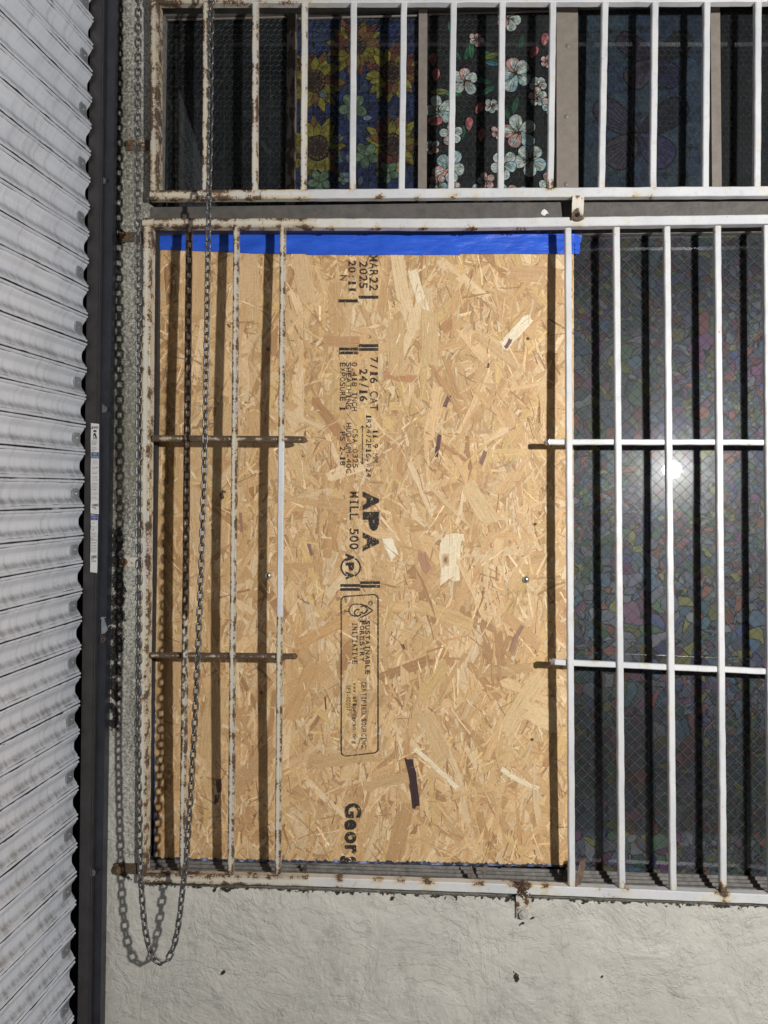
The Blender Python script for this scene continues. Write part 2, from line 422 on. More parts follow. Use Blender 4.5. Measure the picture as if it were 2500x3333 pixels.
LB = [(613,592),(768,749),(920,903),(1850,1862.5),(2008,2026),(2173,2193),(2338,2357),(2498,2516),(2664,2684),(2830,2852)]
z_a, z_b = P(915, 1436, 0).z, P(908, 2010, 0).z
for i, (xt, xb) in enumerate(LB):
    yb = 2846 + max(0, (xt - 920)) * .042
    yt = 738 if xt < 1700 else 741 - (xt - 1850) * .014
    ends = SP([(xb, yb, 26, .28), (xt, yt, 22, .2)])
    rail(lg, 'bar', [(xt, yt), (xb, yb)], .0120 if xt > 1000 else .0112, .0122, .0006, rustf(lbase, lsp + ends) if i > 2 else rustf((lambda p: .74 if p.z > z_b else .48, lambda p: .45, lambda p: .44 if (p.z > z_a or p.z < z_b) else .10)[i], lsp + ends), 10 + i)  # first bar: rust deepened above z_b to darken the chain's shadow on it
# weld remnants of cut bars under the top rail
for px in (1076, 1225, 1380, 1537, 1695):
    m = MB(); q = P(px, 742, .002)
    for k in range(9):
        a = Vector((U(-.010, .010), U(0, .008), 0)); m.cyl(q + a, (U(-.4, .4), 0, -1), U(.001, .0022), U(.001, .004), 6, U(.0003, .001), (.95, 0, 0))
    link_mesh('weld_stub', m, STEEL, lg)
# cut cross rods
def rod(a, b, cfv, wd=.0112, name='cross_rod', cutL=False, cutR=False):
    m = MB(); p0, p1 = P(*a, .0062), P(*b, .0062)
    m.beam(p0, p1, wd, .0105, max(8, int((p1 - p0).length / .006)), cfv, .0014, .0007)
    o = link_mesh(name, m, STEEL, lg)
    for flag, e, dr in ((cutL, p0, -1), (cutR, p1, 1)):
        if flag:
            t = MB(); d = (p1 - p0).normalized() * dr
            v = d.cross(Vector((0, 1, 0))).normalized()
            A = e - d * .004 + Vector((0, -.0012, 0))
            pts = [A + v * .0058, A - v * .0058, A + d * .007 - v * .0048 + Vector((0, .003, 0)), A + d * .009 - v * .001 + Vector((0, .005, 0)), A + d * .006 + v * .005 + Vector((0, .002, 0))]
            ctr = A + d * .003 + Vector((0, -.0008, 0)) - v * .001
            for i in range(5): t.poly([ctr, pts[i], pts[(i + 1) % 5]])
            pb = [p + Vector((0, .011, 0)) for p in pts]
            for i in range(5): t.poly([pts[i], pb[i], pb[(i + 1) % 5], pts[(i + 1) % 5]])
            link_mesh('cut_end', t, BOLT if dr < 0 else RUSTY, o)
    return o
rr = rustf(.74, [])
rod((494, 1426), (990, 1430), rr, .0128, cutR=True)
rod((489, 2133), (958, 2138), rr, .0108, cutR=True)
rod((1782, 1438), (3000, 1440), rustf(.10, lsp), .0108, cutL=True)
rod((1800, 2156), (3000, 2208), rustf(.10, lsp), .0112, cutL=True)
tab(lg, (388, 755), (466, 786), .0085, .003, (405, 769), rustf(.82), 12)
tab(lg, (390, 1814), (449, 1845), .0088, .003, (402, 1829), rustf(.36), 11)
tab(lg, (372, 2811), (447, 2846), .0075, .0035, (388, 2829), rustf(.85), 15)
tab(lg, (1680, 2884), (1722, 2990), .0078, .0035, (1701, 2973), rustf(.36, SP([(1700,2898,24,.9),(1684,2950,10,.8),(1718,2945,10,.8),(1700,2990,14,.5)])), 15, plain('painted_bolt', (.42, .41, .37), .5, 0, .3, 200, .0006))
# wad of rust and fibre over the lower bracket
m = MB()
for k in range(34):
    a = P(1700 + random.gauss(0, 9), 2893 + random.gauss(0, 13), -.001); d = Vector((U(-1, 1), U(-.5, .1), U(-1, 1))) * U(.003, .009)
    m.tube([a, a + d * .5 + Vector((0, -.002, 0)), a + d], U(.0006, .0016), 5)
link_mesh('rust_crust', m, plain('rust_crust', (.085, .045, .03), .9, 0, .7, 200, .0008), lg)

# ------------------------------------------------------------------ upper window
GY, FY = .052, .0555         # glass, printed film (upper)
MF = .040                    # front of mullions
uw = thing('upper_window', P(1400, 690, MF), 'row of upper windows with wired glass and floral films behind the upper grille', 'window')
def pbox(m, a, b, Y0, Y1, sh=0.0):
    xa, xb = P(a[0], 350, Y0).x, P(b[0], 350, Y0).x; za, zb = P(1250, a[1], Y0).z, P(1250, b[1], Y0).z
    m.box((min(xa, xb), Y0, min(za, zb)), (max(xa, xb), Y1, max(za, zb)))
fr = MB(); pbox(fr, (440, -60), (3050, 34), MF, .10); link_mesh('head_frame', fr, TRIMD, uw)
fr = MB(); pbox(fr, (440, 672), (3050, 720), MF + .004, .10); link_mesh('bottom_frame', fr, ALU, uw)
def mull(x0, x1, mat, nm='mullion', Y=MF, y0=34.2, y1=671.8):
    fr = MB(); pbox(fr, (x0, y0), (x1, y1), Y, .10)
    return link_mesh(nm, fr, mat, uw)
PEEL = M('peeling_brown_paint', .7); _n = PEEL.noise(24, 5, .6, vec=PEEL.scale(PEEL.geo, 3, 1, 1)); _v = PEEL.ss(_n, .49, .51)
PEEL.col(PEEL.mix(_v, (.055, .038, .028), (.17, .145, .12))); PEEL.bump(_v, .0012); PEEL = PEEL.m
mull(440, 532, ALU, 'side_frame')
mull(932, 962, PEEL)
mull(1362, 1390, TRIM)
wide = mull(1812, 1882, TRIM, 'wide_mullion', MF - .004)
mull(2316, 2347, TRIM)
mull(2790, 2860, TRIM)
for (bx, by) in ((1849, 150), (1845, 380), (1844, 600)):
    h = MB(); q = P(bx, by, MF - .004); h.dome(q, (0, -1, 0), 8 * PX, .003, 16, 4); link_mesh('bolt', h, TRIM, wide)
# inner sash strips
def glass_mat(name, dust=.03, rough=.004, spec_tint=.9):
    k = M(name); t = k.t
    tr = k.n('ShaderNodeBsdfTransparent'); tr.inputs[0].default_value = (.93, .95, .94, 1)
    gl = k.n('ShaderNodeBsdfGlossy'); gl.inputs['Roughness'].default_value = rough; gl.inputs['Color'].default_value = (.9, .9, .9, 1)
    g2 = k.n('ShaderNodeBsdfGlossy'); g2.inputs['Roughness'].default_value = .20
    df = k.n('ShaderNodeBsdfDiffuse'); df.inputs['Color'].default_value = (.55, .56, .56, 1)
    lwt = k.n('ShaderNodeLayerWeight'); fr_ = k.math('ADD', .028, k.math('MULTIPLY', k.math('POWER', lwt.outputs['Facing'], 5.0), .9))
    m1 = k.n('ShaderNodeMixShader'); k.L(fr_, m1.inputs[0]); k.L(tr.outputs[0], m1.inputs[1]); k.L(gl.outputs[0], m1.inputs[2])
    m2 = k.n('ShaderNodeMixShader'); k.L(k.ss(k.noise(8, 4), .3, .7, dust * .4, dust * 1.6), m2.inputs[0]); k.L(m1.outputs[0], m2.inputs[1]); k.L(df.outputs[0], m2.inputs[2])
    m3 = k.n('ShaderNodeMixShader'); m3.inputs[0].default_value = .0024; k.L(m2.outputs[0], m3.inputs[1]); k.L(g2.outputs[0], m3.inputs[2])
    k.L(m3.outputs[0], k.out.inputs[0]); return k.m
GLASSU = glass_mat('dusty_wired_glass', .004); GLASSL = glass_mat('clear_wired_glass', .005)
WIRE = plain('glass_wire', (.16, .165, .175), .45, .25, .5, 60, 0)
WIREH = plain('hex_wire', (.10, .105, .11), .35, .5, .95, 120, 0)  # strong colour noise puts scattered glints into the wire
FILM = vcol_mat('printed_film', .55, .3)

class Art(MB):
    """flat printed film: each shape a little in front of the last"""
    def __init__(s, Y): super().__init__(); s.Y = Y; s.k = 0; s.lim = None
    def shape(s, pts, col, rel=0):
        s.k += 1; Y = s.Y - s.k * 1.6e-6
        if s.lim: pts = [(min(max(x, s.lim[0]), s.lim[2]), min(max(y, s.lim[1]), s.lim[3])) for x, y in pts]
        ctr = (sum(p[0] for p in pts) / len(pts), sum(p[1] for p in pts) / len(pts))
        c = s.vert(P(*ctr, Y), col); ids = [s.vert(P(x, y, Y), tuple(v * U(.85, 1.1) for v in col)) for x, y in pts]
        for i in range(len(ids)): s.f.append([c, ids[i], ids[(i + 1) % len(ids)]])
    def blob(s, cx, cy, ang, L, W, col, pt=.5, line=1.6, lc=(.006, .006, .008)):
        """petal from its root (cx,cy) outwards"""
        def mk(g_):
            o = []; n = 14
            for i in range(n):
                t = 2 * math.pi * i / n; u = .5 - .5 * math.cos(t); v = math.sin(t) * (1 - pt * u ** 3) * (.55 + .6 * u)
                x = u * L + math.copysign(g_, u - .5) * abs(2*u-1); y = v * W / 2 + (math.copysign(g_, v) if abs(v) > .05 else 0)
                o.append((cx + x * math.cos(ang) - y * math.sin(ang), cy + x * math.sin(ang) + y * math.cos(ang)))
            return o
        s.shape(mk(line), lc); s.shape(mk(0), col)
    def disc(s, cx, cy, r, col, jag=.1, n=18):
        s.shape([(cx + r * U(1-jag, 1+jag) * math.cos(2*math.pi*i/n), cy + r * U(1-jag, 1+jag) * math.sin(2*math.pi*i/n)) for i in range(n)], col)
    def mosaic(s, box, cols, step, lc=(.008, .009, .012), lw=1.5):
        x0, y0, x1, y1 = box; s.shape([(x0, y0), (x1, y0), (x1, y1), (x0, y1)], lc)
        nx = max(1, int((x1-x0)/step)); ny = max(1, int((y1-y0)/step))
        G = [[(x0 + (x1-x0)*i/nx + (U(-.36, .36)*step if 0 < i < nx else 0), y0 + (y1-y0)*j/ny + (U(-.36, .36)*step if 0 < j < ny else 0)) for i in range(nx+1)] for j in range(ny+1)]
        for j in range(ny):
            for i in range(nx):
                q = [G[j][i], G[j][i+1], G[j+1][i+1], G[j+1][i]]; cx = sum(p[0] for p in q)/4; cy = sum(p[1] for p in q)/4
                sh = []
                for a, b in zip(q, q[1:]+q[:1]):
                    for t in (.12, .5, .88):
                        x = a[0]+(b[0]-a[0])*t; y = a[1]+(b[1]-a[1])*t
                        d = math.hypot(x-cx, y-cy) or 1; g_ = lw/2 + (0 if t == .5 else 1); sh.append((x-(x-cx)/d*g_, y-(y-cy)/d*g_))
                s.shape(sh, random.choice(cols))
def vary(c, a=.25): k = U(1-a, 1+a); return tuple(v * k for v in c)

def hexwire(box, Y, s_=11.0, r=.00021, mat=WIREH, parent=None):
    x0, y0, x1, y1 = box; m = MB(); dx = s_ * math.sqrt(3); j = 0; y = y0
    def seg(a, b):
        if not (x0 < a[0] < x1 and x0 < b[0] < x1 and y0 < a[1] < y1 and y0 < b[1] < y1): return
        p, q = P(*a, Y), P(*b, Y); d = (q - p); n = d.cross(Vector((0, 1, 0))).normalized() * r
        i = len(m.v)
        for e in (p, q):
            m.vert(e - n); m.vert(e + Vector((0, -r, 0))); m.vert(e + n)
        m.f += [[i, i+1, i+4, i+3], [i+1, i+2, i+5, i+4]]
    while y < y1:
        off = 0 if j % 2 == 0 else dx / 2
        x = x0 + off
        while x < x1:
            jt = lambda: U(-1.0, 1.0)
            a = (x, y); b = (x + dx/2, y + s_/2 + .4); c = (x + dx/2, y + s_*1.5); d = (x - dx/2, y + s_/2 + .4)
            seg(a, b); seg(b, c); seg(a, d)
            x += dx
        y += s_ * 1.5; j += 1
    return link_mesh('wire_mesh', m, mat, parent)
def pane(parent, box, art, GY_, FY_, glassmat, wire='hex', ln=None):
    x0, y0, x1, y1 = box
    m = MB(); pbox(m, (x0, y0), (x1, y1), GY_, GY_ + .0012)
    pn = link_mesh('pane', m, glassmat, parent)
    if ln: pn['label'] = ln
    link_mesh('film', art, FILM, pn)
    if wire == 'hex': hexwire(box, GY_ - .0006, parent=pn)
    return pn
Y0, Y1 = 12, 690
# pane one: faint leaves on near black
A = Art(FY); A.lim = (528, Y0, 938, Y1); A.mosaic((528, Y0, 938, Y1), [(.010,.012,.015),(.012,.014,.018),(.009,.010,.013)], 70, (.007,.008,.010))
for k in range(34):
    A.blob(U(540, 920), U(60, 640), U(0, 6.28), U(40, 90), U(14, 26), vary((.020, .024, .022), .4), .6, 1.2)
for k in range(12): A.blob(U(560, 900), U(200, 640), -1.57 + U(-.5, .5), U(70, 130), U(7, 12), vary((.026, .030, .026)), .1, 1)
pane(uw, (528, Y0, 938, Y1), A, GY, FY, GLASSU, ln='near black pane with faint leaf film')
# pane two: sunflowers
A = Art(FY); B = (958, Y0, 1366, Y1); A.lim = B; A.mosaic(B, [(.016,.026,.085),(.022,.034,.11),(.012,.018,.06),(.03,.042,.085)], 32, (.006,.007,.014))
YEL = (.20, .165, .028); OCH = (.15, .07, .025); RED = (.11, .03, .02)
def sunfl(cx, cy, r, R_):
    n = 15
    for ring, (rr_, LL) in enumerate(((r * .8, R_), (r * .7, R_ * .82))):
        for i in range(n):
            a = 2*math.pi*(i + ring*.5)/n + U(-.12, .12)
            A.blob(cx + rr_*math.cos(a)*.8, cy + rr_*math.sin(a)*.8, a, (LL - rr_)*U(.9, 1.25), R_*.36, vary(random.choice([YEL, YEL, YEL, OCH, RED]), .25), .75, 1.8)
    A.disc(cx, cy, r*1.08, (.008,.006,.006)); A.disc(cx, cy, r, (.035,.018,.014))
    for i in range(16): A.disc(cx + r*.86*math.cos(i*.393), cy + r*.86*math.sin(i*.393), 3.6, vary((.13,.085,.03)), .1, 7)
    for i in range(22): A.disc(cx + U(-.6,.6)*r, cy + U(-.6,.6)*r, 3, vary((.05,.022,.02), .5), .1, 7)
for (x, y, r, rr_) in ((1156,149,34,82),(1277,235,36,84),(1022,263,38,86),(1033,481,40,88),(1277,470,36,84)): sunfl(x, y, r * .95, rr_ * 1.15)
for (x, y, r) in ((1148,350,44),(1190,505,40),(1262,560,34),(1040,590,36),(1120,580,20)):
    for i in range(5): A.blob(x, y, i*1.257 + .4, r*1.1, r*.85, vary((.10,.155,.095), .25), .3, 1.8)
for k in range(10): A.blob(U(1060,1220), U(270,620), U(0,6.28), 30, 20, vary((.09,.12,.15), .3), .4, 1.5)
pane(uw, B, A, GY, FY, GLASSU, ln='pane with yellow sunflower film on blue')
# pane three: blossoms on black
A = Art(FY); B = (1386, Y0, 1816, Y1); A.lim = B; A.mosaic(B, [(.017,.017,.019),(.014,.014,.016),(.020,.020,.022)], 120, (.013,.013,.014), .8)
for k in range(26): 
    x, y, a = U(1400, 1800), U(60, 650), U(0, 6.28); A.blob(x, y, a, U(60, 130), 3, (.010,.010,.010), .1, .5)
WHT = (.54,.58,.55); PNK = (.56,.31,.29); BLU = (.34,.49,.53)
def leaf(x, y, a, L, c=(.035,.14,.075)): A.blob(x, y, a, L, L*.42, vary(c), .6, 1.5); A.blob(x, y, a, L*.9, 1.6, (.008,.02,.01), .1, .1)
def bloss(cx, cy, R_, ph=None, mixp=.3):
    ph = U(0, 6.28) if ph is None else ph
    for i in range(5):
        a = ph + i*1.257 + U(-.12,.12); c = random.choices([WHT, PNK, BLU], [1-mixp, mixp, .25])[0]; L = R_*U(.85,1.12)
        A.blob(cx, cy, a, L, R_*.80, vary(c, .15), -.1, 1.9)
        A.blob(cx + math.cos(a)*L*.3, cy + math.sin(a)*L*.3, a + .15, L*.6, R_*.34, vary(WHT, .1), -.1, .0)
        for t in (-.22, 0, .24): A.blob(cx, cy, a + t, L*.85, 1.2, (.05,.055,.05), .1, .1)
    A.disc(cx, cy, R_*.12, (.10,.05,.02))
    for i in range(9):
        a = U(0, 6.28); A.blob(cx, cy, a, R_*.36, 1.8, (.03,.015,.01), .1, .1); A.disc(cx + math.cos(a)*R_*.38, cy + math.sin(a)*R_*.38, 2.6, (.20,.085,.03), .1, 7)
for x, y, a, L in ((1514,195,-1.2,62),(1535,190,-1.6,60),(1500,195,-2.2,40),(1620,205,-2.4,60),(1610,280,2.6,55),(1600,270,-2.9,60),(1503,455,-1.4,50),(1669,370,-1.3,58),(1655,390,-1.7,44),(1462,70,1.4,40),(1690,160,-1.3,50),(1440,300,.1,60),(1640,440,.2,50),(1560,480,1.8,34),(1770,600,-1,44)):
    leaf(x, y, a, L, random.choice([(.035,.14,.075),(.03,.10,.06),(.04,.17,.10)]))
leaf(1572, 190, -.3, 56, (.18,.19,.04)); leaf(1575, 200, .2, 50, (.06,.20,.24)); leaf(1400, 300, -.05, 60, (.16,.16,.06))
for x, y, r in ((1514,262,40),(1678,238,52),(1428,362,42),(1462,545,48),(1690,432,50),(1725,520,50),(1640,536,40),(1655,62,38),(1752,276,28),(1748,318,28),(1790,345,26),(1470,435,32),(1560,640,34),(1650,640,40),(1790,595,30),(1425,600,28)):
    bloss(x, y, r * 1.14)
for x, y, r in ((1600,345,26),(1550,130,24),(1405,480,26),(1580,590,30),(1705,640,34),(1480,620,30),(1780,200,22),(1620,430,22)): bloss(x, y, r, mixp=.6)
for x, y, a in ((1411,215,-1.6),(1418,265,-1.5),(1728,190,-1.1),(1526,425,-1.5),(1550,370,-1),(1562,460,-1.3),(1400,405,-.4),(1770,150,-1.4)):
    A.blob(x, y, a, 44, 30, vary((.34,.095,.10), .25), .2, 1.7); A.blob(x, y, a + .25, 36, 14, vary((.42,.17,.17)), .3, .8)
pane(uw, B, A, GY, FY, GLASSU, ln='pane with white and pink blossom film on black')
# pane four: dusky butterflies
A = Art(FY); B = (1880, Y0, 2320, Y1); A.lim = B; A.mosaic(B, [(.024,.038,.055),(.028,.044,.066),(.020,.032,.060),(.018,.026,.048)], 88, (.007,.009,.013), 1.2)
def wing(cx, cy, a, L, W, c):
    A.blob(cx, cy, a, L, W, c, -.1, 5, (.004,.004,.006))
    for i in range(-3, 4): A.blob(cx, cy, a + i*.12, L*.92, 2.2, (.005,.005,.008), .1, .4)
for (cx, cy, s_) in ((2125, 200, 1.0), (2080, 440, 1.25)):
    wing(cx, cy, -2.5, 140*s_, 74*s_, vary((.030,.024,.045))); wing(cx, cy, -.6, 150*s_, 74*s_, vary((.012,.011,.018)))
    wing(cx, cy, 2.4, 110*s_, 86*s_, vary((.040,.028,.045))); wing(cx, cy, .7, 110*s_, 86*s_, vary((.022,.020,.060)))
    A.blob(cx, cy - 30, 1.57, 80*s_, 10, (.006,.006,.008), .2, 1)
pane(uw, B, A, GY, FY, GLASSU, ln='dark blue pane with butterfly film')
A = Art(FY); B = (2343, Y0, 2796, Y1); A.lim = B; A.mosaic(B, [(.006,.007,.010),(.008,.008,.011),(.005,.006,.008)], 110, (.005,.006,.008), 1.2)
pane(uw, B, A, GY, FY, GLASSU, ln='almost black pane at the right')
for (x, wd, y) in ((540, 390, 44), (968, 390, 50), (1394, 414, 46), (1888, 424, 40)):
    m = MB(); pbox(m, (x, y), (x + wd, y + 4), MF + .006, MF + .009); link_mesh('glazing_bead', m, TRIM, uw)

# ------------------------------------------------------------------ transom between the windows
tm = MB(); p0, p1 = P(440, 672, .019), P(1832, 712, .019)
tm.box((p0.x, .019, P(1250, 737, .019).z), (P(1831, 690, .019).x, .051, P(1250, 664, .019).z))
tm.box((P(1833, 690, .019).x, .021, P(1250, 737, .019).z), (XR - .001, .051, P(1250, 660, .019).z))
tr = link_mesh('transom', tm, TRIMD); tag(tr, 'taupe painted transom board between the upper and the lower windows', 'transom')
m = MB(); q = P(1772, 694, .0188)
m.poly([q + Vector((x, 0, z)) for x, z in ((-.007, 0), (-.004, .006), (0, .0085), (.005, .005), (.0085, -.001), (.004, -.001), (.001, -.005), (-.003, -.004))]); link_mesh('paint_chip', m, plain('bare_white', (.7, .7, .68), .6), tr)

# ------------------------------------------------------------------ lower window
GL, FL = .0625, .0665
lw = thing('lower_window', P(2150, 2830, .05), 'tall lower window with diamond wired glass and floral mosaic film', 'window')
def mosaic_mat():
    k = M('mosaic_film', .5, 0, .3); g_ = k.geo
    nz = k.n('ShaderNodeVectorMath', operation='SCALE'); k.L(k.noise(9, 3, col=True), nz.inputs[0]); nz.inputs[3].default_value = .10
    ad = k.n('ShaderNodeVectorMath', operation='ADD'); k.L(g_, ad.inputs[0]); k.L(nz.outputs[0], ad.inputs[1])
    mp = k.scale(ad.outputs[0], 1, 0, 1)
    lines = None; cells = []
    for sc_, wd in ((44, .036), (84, .050)):
        e = k.n('ShaderNodeTexVoronoi', feature='DISTANCE_TO_EDGE'); e.inputs['Scale'].default_value = sc_; k.L(mp, e.inputs['Vector'])
        f = k.n('ShaderNodeTexVoronoi', feature='F1'); f.inputs['Scale'].default_value = sc_; k.L(mp, f.inputs['Vector'])
        cells.append((k.ss(e.outputs['Distance'], wd * .6, wd * 1.4), f.outputs['Color'], f.outputs['Distance']))
    sel = k.ss(k.noise(5, 2, vec=mp), .50, .505)
    ln = k.math('ADD', k.math('MULTIPLY', cells[0][0], k.math('SUBTRACT', 1.0, sel)), k.math('MULTIPLY', cells[1][0], sel))
    cc = k.mix(sel, cells[0][1], cells[1][1]); ch = k.chan(cc)
    pal = k.ramp(ch[0], [(0, (.075,.08,.11)), (.24, (.12,.125,.135)), (.40, (.035,.085,.125)), (.52, (.14,.13,.03)), (.62, (.03,.085,.045)), (.72, (.17,.04,.035)), (.82, (.11,.03,.085)), (.92, (.025,.04,.12))], 'CONSTANT')
    soft = k.ramp(k.noise(6, 3, vec=mp), [(.32, (.07,.085,.055)), (.45, (.12,.115,.06)), (.55, (.105,.06,.06)), (.66, (.06,.075,.11))])
    c = k.mix(.30, pal, soft); c = k.mix(1.0, c, k.ss(ch[1], 0, 1, .65, 1.25), 'MULTIPLY')
    c = k.mix(1.0, c, (1.15, 1.17, 1.36), 'MULTIPLY'); c = k.mix(ln, (.012,.012,.015), c)
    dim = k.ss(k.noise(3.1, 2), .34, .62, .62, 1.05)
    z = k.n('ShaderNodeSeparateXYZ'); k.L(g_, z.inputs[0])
    light_fade = k.math('MULTIPLY', k.ss(z.outputs[2], -.50, -.05, .28, 1.0), k.ss(z.outputs[2], .62, .28, .45, 1.0))  # light falloff put into the film colour: bright mid height, darker above and below
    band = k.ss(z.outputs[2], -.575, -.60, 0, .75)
    fd = k.math('MAXIMUM', light_fade, band)
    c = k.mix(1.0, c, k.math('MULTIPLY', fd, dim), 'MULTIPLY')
    k.col(c); return k.m
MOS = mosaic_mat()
x0w, x1w = 470, 2990
m = MB(); a, b = P(x0w, 752, GL), P(x1w, 2840, GL); m.box((P(1840, 1700, GL).x, GL, P(2000, 2880, GL).z), (XR - .01, GL + .0015, a.z)); pn = link_mesh('pane', m, GLASSL, lw)
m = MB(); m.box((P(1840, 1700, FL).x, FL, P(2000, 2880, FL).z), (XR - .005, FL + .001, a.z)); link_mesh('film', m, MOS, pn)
# diamond wire
m = MB()
def wseg(a, b, Y, r):
    d = (b - a); n = d.cross(Vector((0, 1, 0))).normalized() * r; i = len(m.v)
    for e in (a, b): m.vert(e - n); m.vert(e + Vector((0, -r, 0))); m.vert(e + n)
    m.f.extend([[i, i+1, i+4, i+3], [i+1, i+2, i+5, i+4]])
bx0, bx1 = P(1870, 1700, GL).x, P(2950, 1700, GL).x; bz0, bz1 = P(2000, 2830, GL).z, P(2000, 760, GL).z
step = .0232; H = bz1 - bz0; Wd = bx1 - bx0; k = -int(H / step) - 1
while k * step < Wd:
    for sgn in (1, -1):
        xs = bx0 + k * step
        # line through (xs, bz0) rising right / falling
        t0 = max(0, bx0 - xs); t1 = min(H, bx1 - xs)
        if t1 > t0 + .004:
            za, zb = (bz0 + t0, bz0 + t1) if sgn > 0 else (bz1 - t0, bz1 - t1)
            wseg(Vector((xs + t0, GL - .0006, za)), Vector((xs + t1, GL - .0006, zb)), GL, .00024)
    k += 1
link_mesh('wire_mesh', m, WIRE, pn)
# frame: head, sill channels
fr = MB(); p0 = P(440, 745, .034); fr.box((xL + .001, .0512, P(1250, 770, .0512).z), (XR - .002, .062, P(1250, 735, .0512).z)); link_mesh('head_channel', fr, ALU, lw)
fr = MB(); SPF = [(.0640,2800),(.0560,2803),(.0555,2813),(.0500,2815),(.0495,2824),(.0430,2827),(.0425,2836),(.0330,2842),(.0325,2853),(.0190,2862),(.0185,2900)]
zz = sillz(P(1250, 2880, WY).x)
def sfn(u, v):
    k_ = min(len(SPF) - 1, int(round(v * (len(SPF) - 1)))); Y_, y_ = SPF[k_]; x = xL + .001 + (XR - xL - .003) * u
    return Vector((x, Y_, P(1250, y_ + 9, Y_).z + sillz(x) - zz + .0005 * noise.noise(Vector((x * 30, k_, 0)))))
fr.grid(sfn, 160, len(SPF) - 1, None, True)
link_mesh('sill_channel', fr, ALU, lw)
fr = MB(); fr.box((xL + .001, .045, -.80), (P(503, 1700, .045).x, .064, P(1250, 740, .045).z)); link_mesh('side_channel', fr, plain('reveal_shade_black', (.03, .03, .032), .6), lw)  # side strip coloured near-black for the shade in the recess beside the stile

# ------------------------------------------------------------------ OSB board
BY = .0525; BB = (503, 746, 1868, 2806)
bd = thing('boarding_panel', P(1185, 2806, BY), 'tan strand board sheet screwed over the broken window, printed with black mill stamps', 'board')
def bow(px, py): return .0170 * math.sin(math.pi * min(1, max(0, (py - 750) / 2060))) * (1 - .62 * min(1, max(0, (px - 500) / 1366)))
def PB(px, py, Y): return P(px, py, Y + bow(px, py))
def bedge_x0(y): return 505 - (y - 750) * .002
def byb(x): return 2795 + (x - 500) * .0168 + 2.5 * noise.noise(Vector((x * .05, 0, 0)))
def osb_mat():
    k = M('strand_wood', .55, 0, .35); col = k.attr().outputs['Color']
    uv = k.n('ShaderNodeUVMap').outputs[0]
    g1 = k.noise(1.0, 3, .6, vec=k.scale(uv, .20, .008, 1)); g2 = k.noise(1.0, 4, .6, vec=k.scale(uv, .55, .02, 1), dist=.3); g3 = k.noise(260, 4, .6)
    v = k.math('ADD', k.math('MULTIPLY', g1, .5), k.math('MULTIPLY', g2, .5))
    c = k.mix(1.0, col, k.ramp(v, [(.32, (.62, .50, .38)), (.43, (.93, .90, .86)), (.52, (1.04, 1.04, 1.04)), (.70, (1.16, 1.16, 1.14))]), 'MULTIPLY')
    c = k.mix(1.0, c, k.ss(g3, .3, .7, .90, 1.08), 'MULTIPLY')
    c = k.mix(k.ss(k.noise(150, 2, .5), .77, .79, 0, .7), c, (.10, .06, .035))
    k.col(c); h = k.math('ADD', k.math('MULTIPLY', v, .7), k.math('MULTIPLY', g3, .3)); k.bump(h, .0008, .8); return k.m
OSB = osb_mat()
sheet = MB(); sheet.uv = []
def strand(cx, cy, ang, L, W, col, h, tilt=None, jag=.3):
    n = 4; pts = []
    ca, sa = math.cos(ang), math.sin(ang)
    e0, e1 = U(-.5, .5) * W, U(-.5, .5) * W
    bow = U(-.04, .04) * L
    def loc(u, v): return (u, v + bow * (4 * (u / L) ** 2))
    top = [loc(-L/2 + L*i/n + (e0 if i == 0 else e1 if i == n else 0), W/2 * U(.82, 1.05)) for i in range(n + 1)]
    bot = [loc(-L/2 + L*i/n, -W/2 * U(.82, 1.05)) for i in range(n + 1)]
    endR = [(L/2 + U(-jag, jag)*W, W*(.25 - .25*j)) for j in range(3)]
    endL = [(-L/2 + U(-jag, jag)*W, -W*(.25 - .25*j)) for j in range(3)]
    loop = top + endR + bot[::-1] + endL
    tl = U(-.045, .045) if tilt is None else tilt
    ox, oy = U(0, 999), U(0, 999); ids = []
    def V(u, v):
        x = cx + u * ca - v * sa; y = cy + u * sa + v * ca
        y = min(y, byb(x)); y = max(y, BB[1]); x = min(max(x, bedge_x0(y)), BB[2])
        sheet.uv.append((v + ox, u + oy))
        return sheet.vert(PB(x, y, BY - h - tl * v * PX), col)
    c0 = [V(-L/2 + L*i/n*0.96 + L*.02, 0) for i in range(n + 1)]
    ids = [V(u, v) for (u, v) in loop]
    T = ids[:n+1]; ER = ids[n+1:n+4]; Bm = ids[n+4:n+4+n+1][::-1]; EL = ids[n+4+n+1:]
    for i in range(n):
        sheet.f.append([T[i], T[i+1], c0[i+1], c0[i]][::-1] if False else [c0[i], c0[i+1], T[i+1], T[i]])
        sheet.f.append([Bm[i], Bm[i+1], c0[i+1], c0[i]])
    seq = [T[n]] + ER + [Bm[n]]
    for a, b in zip(seq, seq[1:]): sheet.f.append([c0[n], b, a])
    seq = [Bm[0]] + EL + [T[0]]
    for a, b in zip(seq, seq[1:]): sheet.f.append([c0[0], b, a])
PAL = [((.62,.42,.215), 9), ((.66,.47,.255), 8), ((.57,.375,.185), 7), ((.71,.54,.325), 4), ((.50,.31,.15), 4), ((.44,.26,.125), 1.4), ((.72,.56,.35), 2.2), ((.40,.24,.12), .7), ((.62,.44,.20), 3)]
def pick(light=0):
    c = random.choices([p[0] for p in PAL], [p[1] for p in PAL])[0]; q = U(.90, 1.10); return (c[0] * q * 1.01, c[1] * q * .985, c[2] * q * .965)
def sa_(): return math.radians(90 + (random.gauss(0, 30) if R() < .72 else U(-90, 90)))
